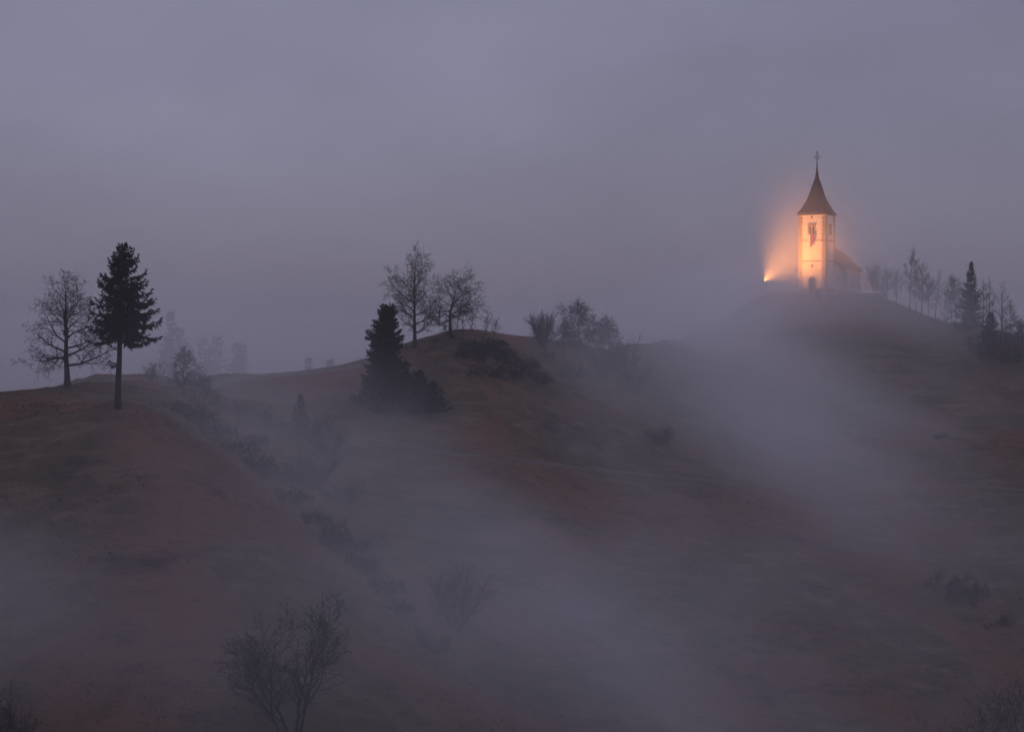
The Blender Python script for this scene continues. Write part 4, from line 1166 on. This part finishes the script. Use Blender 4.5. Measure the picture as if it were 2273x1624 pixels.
# bench and stones on the knoll
b = G(903, 775, Yfall=262)
bn = thing('wooden_bench', 'dark wooden bench seen end-on beside the bare trees on the knoll', 'bench', b, R(8))
MB().box(-.10, .62, -.75, .75, .42, .50, .01).build('seat', M['oldwood'], bn)
MB().box(-.16, -.08, -.75, .75, .55, 1.0, .01).build('backrest', M['oldwood'], bn)
for sy in (-.6, .6):
    MB().box(-.2, -.08, sy - .06, sy + .06, -.3, 1.15).build('post', M['oldwood'], bn)
    MB().box(.48, .60, sy - .06, sy + .06, -.3, .419).build('leg', M['oldwood'], bn)
M['dark_stone'] = mat_noise('dark_mossy_stone', (0.035, 0.033, 0.028), (0.07, 0.06, 0.055), 1.2, bump=.6)
def rock(label, b, r, seed):
    rr = random.Random(seed); mb = bmesh.new(); bmesh.ops.create_icosphere(mb, subdivisions=3, radius=1)
    for v in mb.verts:
        n_ = v.co.copy()
        k = 1 + .22 * math.sin(n_.x * 3 + seed) * math.cos(n_.y * 4 + seed) + .1 * math.sin(n_.z * 7 + n_.x * 5) + rr.uniform(-.03, .03)
        v.co = Vector((n_.x * r * 1.3 * k, n_.y * r * k, n_.z * r * .7 * k))
    q = MB(); q.merge(mb); o = q.build('boulder', M['dark_stone'], None, False, b + Vector((0, 0, r * .2)))
    return tag(o, label, 'boulder', 'boulders on the slopes')
rock('grey boulder on the crest between the two bare knoll trees', G(970, 757, Yfall=259), .55, 2)
rock('flat boulder on the knoll top by the curved bare tree', G(1016, 752, Yfall=259), .45, 5)
rock('dark boulder on the right slope under the church hill', G(2087, 972, 200, 330), 1.0, 9)

# --- saddle right of the knoll
b = G(1206, 775, Yfall=276)
shrub('bare_shrub', 'round upright leafless shrub on the saddle right of the knoll', 'shrub', b, px_m(70, b.y), px_m(46, b.y), 81, 18, dict(BUSHY, wander=(.07, .1, .14), ang=((0, 0), (12, 28), (15, 35))), 'leafless shrubs', spread=.6)
b = G(1286, 800, Yfall=278)
bare_tree('weeping_birch', 'largest drooping birch in the middle of the saddle thicket', 'birch', b, px_m(124, b.y), px_m(88, b.y), 82, WEEP, 'birches', trunk_r=.16, n_limbs=22, first=.15, mat='bark_pale')
for i, (px, py, Y, h, w, lab) in enumerate([(1252, 795, 277, 74, 56, 'drooping birch left of the largest one in the saddle thicket'), (1318, 800, 280, 100, 62, 'drooping birch right of the largest one in the saddle thicket'), (1352, 806, 282, 98, 64, 'thin birch in the right half of the saddle thicket')]):
    b = G(px, py, Yfall=Y)
    bare_tree('weeping_birch', lab, 'birch', b, px_m(h, b.y), px_m(w, b.y), 83 + i, WEEP, 'birches', trunk_r=.09, n_limbs=15, first=.15)
for i, (px, py, Y, h, w, lab) in enumerate([(1385, 835, 280, 80, 90, 'wide leafless shrub at the right edge of the saddle thicket'), (1340, 840, 272, 60, 80, 'leafless shrub low in the saddle thicket under the thin birch'), (1405, 862, 276, 60, 70, 'low leafless shrub lowest on the right of the saddle thicket'),
                                            (1270, 840, 268, 44, 60, 'low shrub beneath the largest drooping birch'), (1220, 800, 272, 30, 50, 'small shrub below the round upright shrub')]):
    b = G(px, py, Yfall=Y)
    shrub('bare_shrub', lab, 'shrub', b, px_m(h, b.y), px_m(w, b.y), 90 + i, 10, BUSHY, 'leafless shrubs', spread=.9)
def dead_branch(label, pp, Y, lift, seed, r=.07):
    rng = random.Random(seed)
    base = G(pp[0][0], pp[0][1], Yfall=Y)
    P_ = []
    for k, (px, py) in enumerate(pp):
        q = at(px, py, base.y - .3 * k); q.z = max(q.z, H(q.x, q.y) + lift); P_.append(q - base)
    o = thing('fallen_branch', label, 'branch', base, 0, 'bleached fallen branches')
    MB().tube(P_, [r * (1 - .6 * k / len(P_)) for k in range(len(P_))], 6).build('stem', M['deadwood'], o, True)
    for k in range(1, len(P_)):
        for _ in range(2):
            out = []
            d = (P_[k] - P_[k - 1]).normalized() + Vector((rng.gauss(0, .6), rng.gauss(0, .3), rng.gauss(.2, .5)))
            limb(rng, P_[k].lerp(P_[k - 1], rng.random()), d.normalized(), rng.uniform(.8, 1.8), r * .4, 0, dict(BUSHY, n=(1, 3), rmin=.015), out)
            V, F = prisms(out, 3); link('twig', mesh_arrays('twig', V, F), M['deadwood'], o)
dead_branch('pale forked branch lying below the saddle thicket', [(1242, 882), (1262, 870), (1274, 858), (1272, 850)], 262, .3, 1, .09)
dead_branch('long pale curved branch sagging left of the forked one', [(1248, 872), (1226, 866), (1206, 854), (1194, 838)], 262, .3, 2, .06)
dead_branch('pale upright stem standing below the round shrub', [(1219, 826), (1217, 815), (1211, 806)], 268, .2, 3, .07)

# --- gully shrubs
for i, (px, py, Y, h, w, lab, mt) in enumerate([(440, 905, 222, 46, 90, 'dark shrub at the head of the first gully', 'twig'), (500, 915, 226, 40, 80, 'shrub in the gully below the low arching shrub', 'twig_red'), (555, 925, 226, 46, 80, 'reddish shrub on the right bank of the gully head', 'twig_red'),
                                                (600, 945, 224, 40, 70, 'shrub on the gully bank left of the young gully spruce', 'twig'), (700, 985, 218, 74, 80, 'reddish shrub next to the young gully spruce', 'twig_red'), (735, 1010, 214, 60, 80, 'reddish shrub right of the pale tangled branches', 'twig_red'),
                                                (690, 1085, 202, 90, 110, 'large tangled shrub in the middle of the gully', 'twig'), (770, 1120, 202, 70, 100, 'reddish shrub on the right bank half way down the gully', 'twig_red'), (720, 1190, 192, 60, 120, 'low dark shrub lower in the gully', 'twig'),
                                                (800, 1230, 190, 60, 110, 'dark shrub low on the right bank of the gully', 'twig'), (1010, 1400, 172, 130, 70, 'faint upright shrub in the mist of the lower gully', 'twig'), (950, 1440, 166, 60, 110, 'low dark shrub below the faint upright shrub', 'twig')]):
    b = G(px, py, Yfall=None)
    shrub('bare_shrub', lab, 'shrub', b, px_m(h, b.y), px_m(w, b.y), 110 + i, 10, BUSHY, 'leafless shrubs', mat=mt, spread=.85)
b = G(667, 950)
conifer('young_spruce', 'small dark young spruce in the first gully', b, px_m(72, b.y), lambda f, az: 1.3 * (1 - f) + .2, 130, n_wh=13, per=6, spray=.4, group='spruces', cat='spruce')
for i, (pp, lab) in enumerate([([(700, 1000), (690, 975), (684, 955)], 'pale leaning stem beside the young gully spruce'), ([(705, 1040), (712, 1010), (722, 985)], 'pale upright stem in the tangled gully shrubs'),
                               ([(690, 1042), (668, 1032), (645, 1022)], 'pale branch lying across the middle gully shrub'), ([(790, 1110), (772, 1092), (755, 1076)], 'pale branch slanting on the right gully bank'),
                               ([(612, 1080), (650, 1074), (690, 1070)], 'pale branch lying low on the left of the gully')]):
    dead_branch(lab, pp, G(*pp[0]).y, .5, 20 + i, .055)

# --- church hill, right side
b = G(1950, 652, Yfall=353)
shrub('bare_shrub', 'round leafless shrub behind the churchyard wall', 'shrub', b, px_m(72, b.y), px_m(56, b.y), 141, 12, dict(BUSHY, el=(40, 75)), 'leafless shrubs', spread=.7)
for i, (px, base, Y, top, w, P, lab, pale) in enumerate([
        (2019, 686, 346, 548, 46, BIRCH, 'tallest slender bare tree right of the church', False), (2046, 700, 343, 584, 50, dict(BIRCH, trop=(.02, .0, -.1)), 'bushy bare tree second from the church on the right ridge', False),
        (2076, 702, 340, 590, 26, BIRCH, 'thin bare tree third from the church on the right ridge', False), (2112, 715, 338, 602, 44, WEEP, 'birch left of the dark spruce on the right ridge', True), (2124, 716, 337, 596, 40, WEEP, 'birch with forked top directly left of the right-hand spruce', True),
        (2182, 740, 331, 622, 36, BIRCH, 'thin bare tree just behind the right-hand spruce', False), (2200, 745, 329, 618, 34, BIRCH, 'slim bare tree between the right-hand spruce and the fan-shaped one', False)]):
    b = G(px, base, Yfall=Y)
    bare_tree('slender_tree', lab, 'tree', b, px_m(base - top, b.y), px_m(w, b.y), 150 + i, P, 'bare trees right of the church', mat='bark_pale' if pale else 'bark', trunk_r=.13, n_limbs=20, first=.2)
for i, (px, base, Y, top, w, P, lab) in enumerate([
        (1990, 682, 352, 604, 30, BIRCH, 'faint young bare tree on the slope just right of the churchyard wall'), (2033, 700, 350, 600, 40, BIRCH, 'bare tree half hidden between the two tallest right of the church'), (2062, 708, 350, 606, 44, WEEP, 'faint birch behind the thin bare trees right of the church'),
        (2094, 712, 344, 610, 36, BIRCH, 'faint bare tree just left of the two birches on the right ridge'), (2140, 728, 340, 630, 40, BIRCH, 'bare tree directly behind the right-hand spruce'), (2240, 780, 326, 668, 44, BIRCH, 'faint bare tree at the right edge behind the fan-shaped one')]):
    b = G(px, base, Yfall=Y)
    bare_tree('slender_tree', lab, 'tree', b, px_m(base - top, b.y), px_m(w, b.y), 180 + i, P, 'bare trees right of the church', trunk_r=.10, n_limbs=18, first=.2)
b = G(2156, 735, Yfall=327)
conifer('spruce', 'dark spruce among the bare trees on the right ridge', b, px_m(150, b.y), lambda f, az: (3.1 * (1 - f) ** .9 + .2) * (1 + .12 * math.sin(az * 2 + f * 7)), 160, bare=.05, n_wh=32, per=6, droop=-14, tip_up=.8, spray=.55, dens_=1.0, jit=(.5, 1.2), group='spruces', gap=.1, cat='spruce')
b = G(2198, 775, Yfall=320)
conifer('young_spruce', 'short dark spruce below the fan-shaped bare tree', b, px_m(75, b.y), lambda f, az: 2.2 * (1 - f) ** .8 + .3, 161, n_wh=16, per=6, spray=.6, group='spruces', cat='spruce')
b = G(2222, 765, Yfall=319)
bare_tree('bare_tree', 'dark fan-shaped bare tree at the right end of the ridge', 'tree', b, px_m(132, b.y), px_m(84, b.y), 162, dict(OAK, el=(25, 75), n=(1, 6, 5, 3)), 'bare trees right of the church', trunk_r=.2, n_limbs=16, first=.15, shape=lambda g: 1.15 - .7 * g)
for i, (px, py, Y, h, w, lab) in enumerate([(2085, 720, 336, 30, 60, 'low shrub between the thin bare trees on the right ridge'), (2135, 745, 328, 34, 60, 'shrub at the foot of the right-hand spruce'), (2180, 780, 320, 46, 70, 'dark shrub below the right-hand spruce'), (2215, 800, 314, 50, 80, 'dark shrub under the fan-shaped bare tree'),
                                            (2250, 810, 310, 52, 70, 'dark shrub at the right edge below the ridge trees'), (2262, 770, 316, 60, 60, 'shrub on the skyline at the right edge')]):
    b = G(px, py, Yfall=Y)
    shrub('bare_shrub', lab, 'shrub', b, px_m(h, b.y), px_m(w, b.y), 170 + i, 11, BUSHY, 'leafless shrubs', spread=.95)

# --- foreground
b = G(652, 1668, 100, 200)
FG = dict(seg=(.7, .5, .38, .3), wander=(.13, .2, .26, .3), trop=(.16, .16, .12, .08), taper=(.8, .85, .85, .7), n=(1, 8, 6, 3), ref=(1, 5.0, 2.0, .9), t0=(0, .28, .2, .2), ang=((0, 0), (25, 50), (25, 55), (25, 60)), lr=(1, .5, .45, .45), short=.3, rr=.62, rmin=.018, el=(50, 75))
fg = shrub('bare_tree', 'leafless tree with two curved stems in the foreground mist', 'tree', b, px_m(325, b.y), px_m(165, b.y), 204, 5, FG, 'foreground bare trees', mat='bark', spread=.7, r0=.2)
b = G(20, 1690, 100, 200)
shrub('bare_tree', 'leafless tree top reaching into the bottom left corner', 'tree', b, px_m(150, b.y), px_m(120, b.y), 202, 6, FG, 'foreground bare trees', mat='bark', spread=.7, r0=.09)
for i, (px, py, h, w, lab) in enumerate([(2265, 1670, 150, 110, 'dark twiggy bush in the bottom right corner'), (2190, 1690, 110, 110, 'twiggy bush left of the one in the bottom right corner'), (2110, 1690, 95, 100, 'leftmost twiggy bush along the bottom right edge')]):
    b = G(px, py, 100, 240)
    shrub('bare_bush', lab, 'bush', b, px_m(h, b.y), px_m(w, b.y), 205 + i, 14, dict(FG, n=(1, 5, 4), rmin=.014), 'foreground bare bushes', mat='bark', spread=.6, r0=.05)
for i, (px, py, h, w, lab) in enumerate([(2100, 1300, 60, 110, 'dark bush on the lower right slope, upper left of three'), (2150, 1330, 56, 120, 'dark bush on the lower right slope, middle one of three'), (2210, 1390, 44, 110, 'dark bush on the lower right slope, lowest of three'), (1465, 985, 50, 40, 'small bush by a pale stem on the middle slope')]):
    b = G(px, py, 120, 330)
    shrub('bare_bush', lab, 'bush', b, px_m(h, b.y), px_m(w, b.y), 210 + i, 13, BR, 'dark bushes on the slopes', mat='twig', spread=1.1)
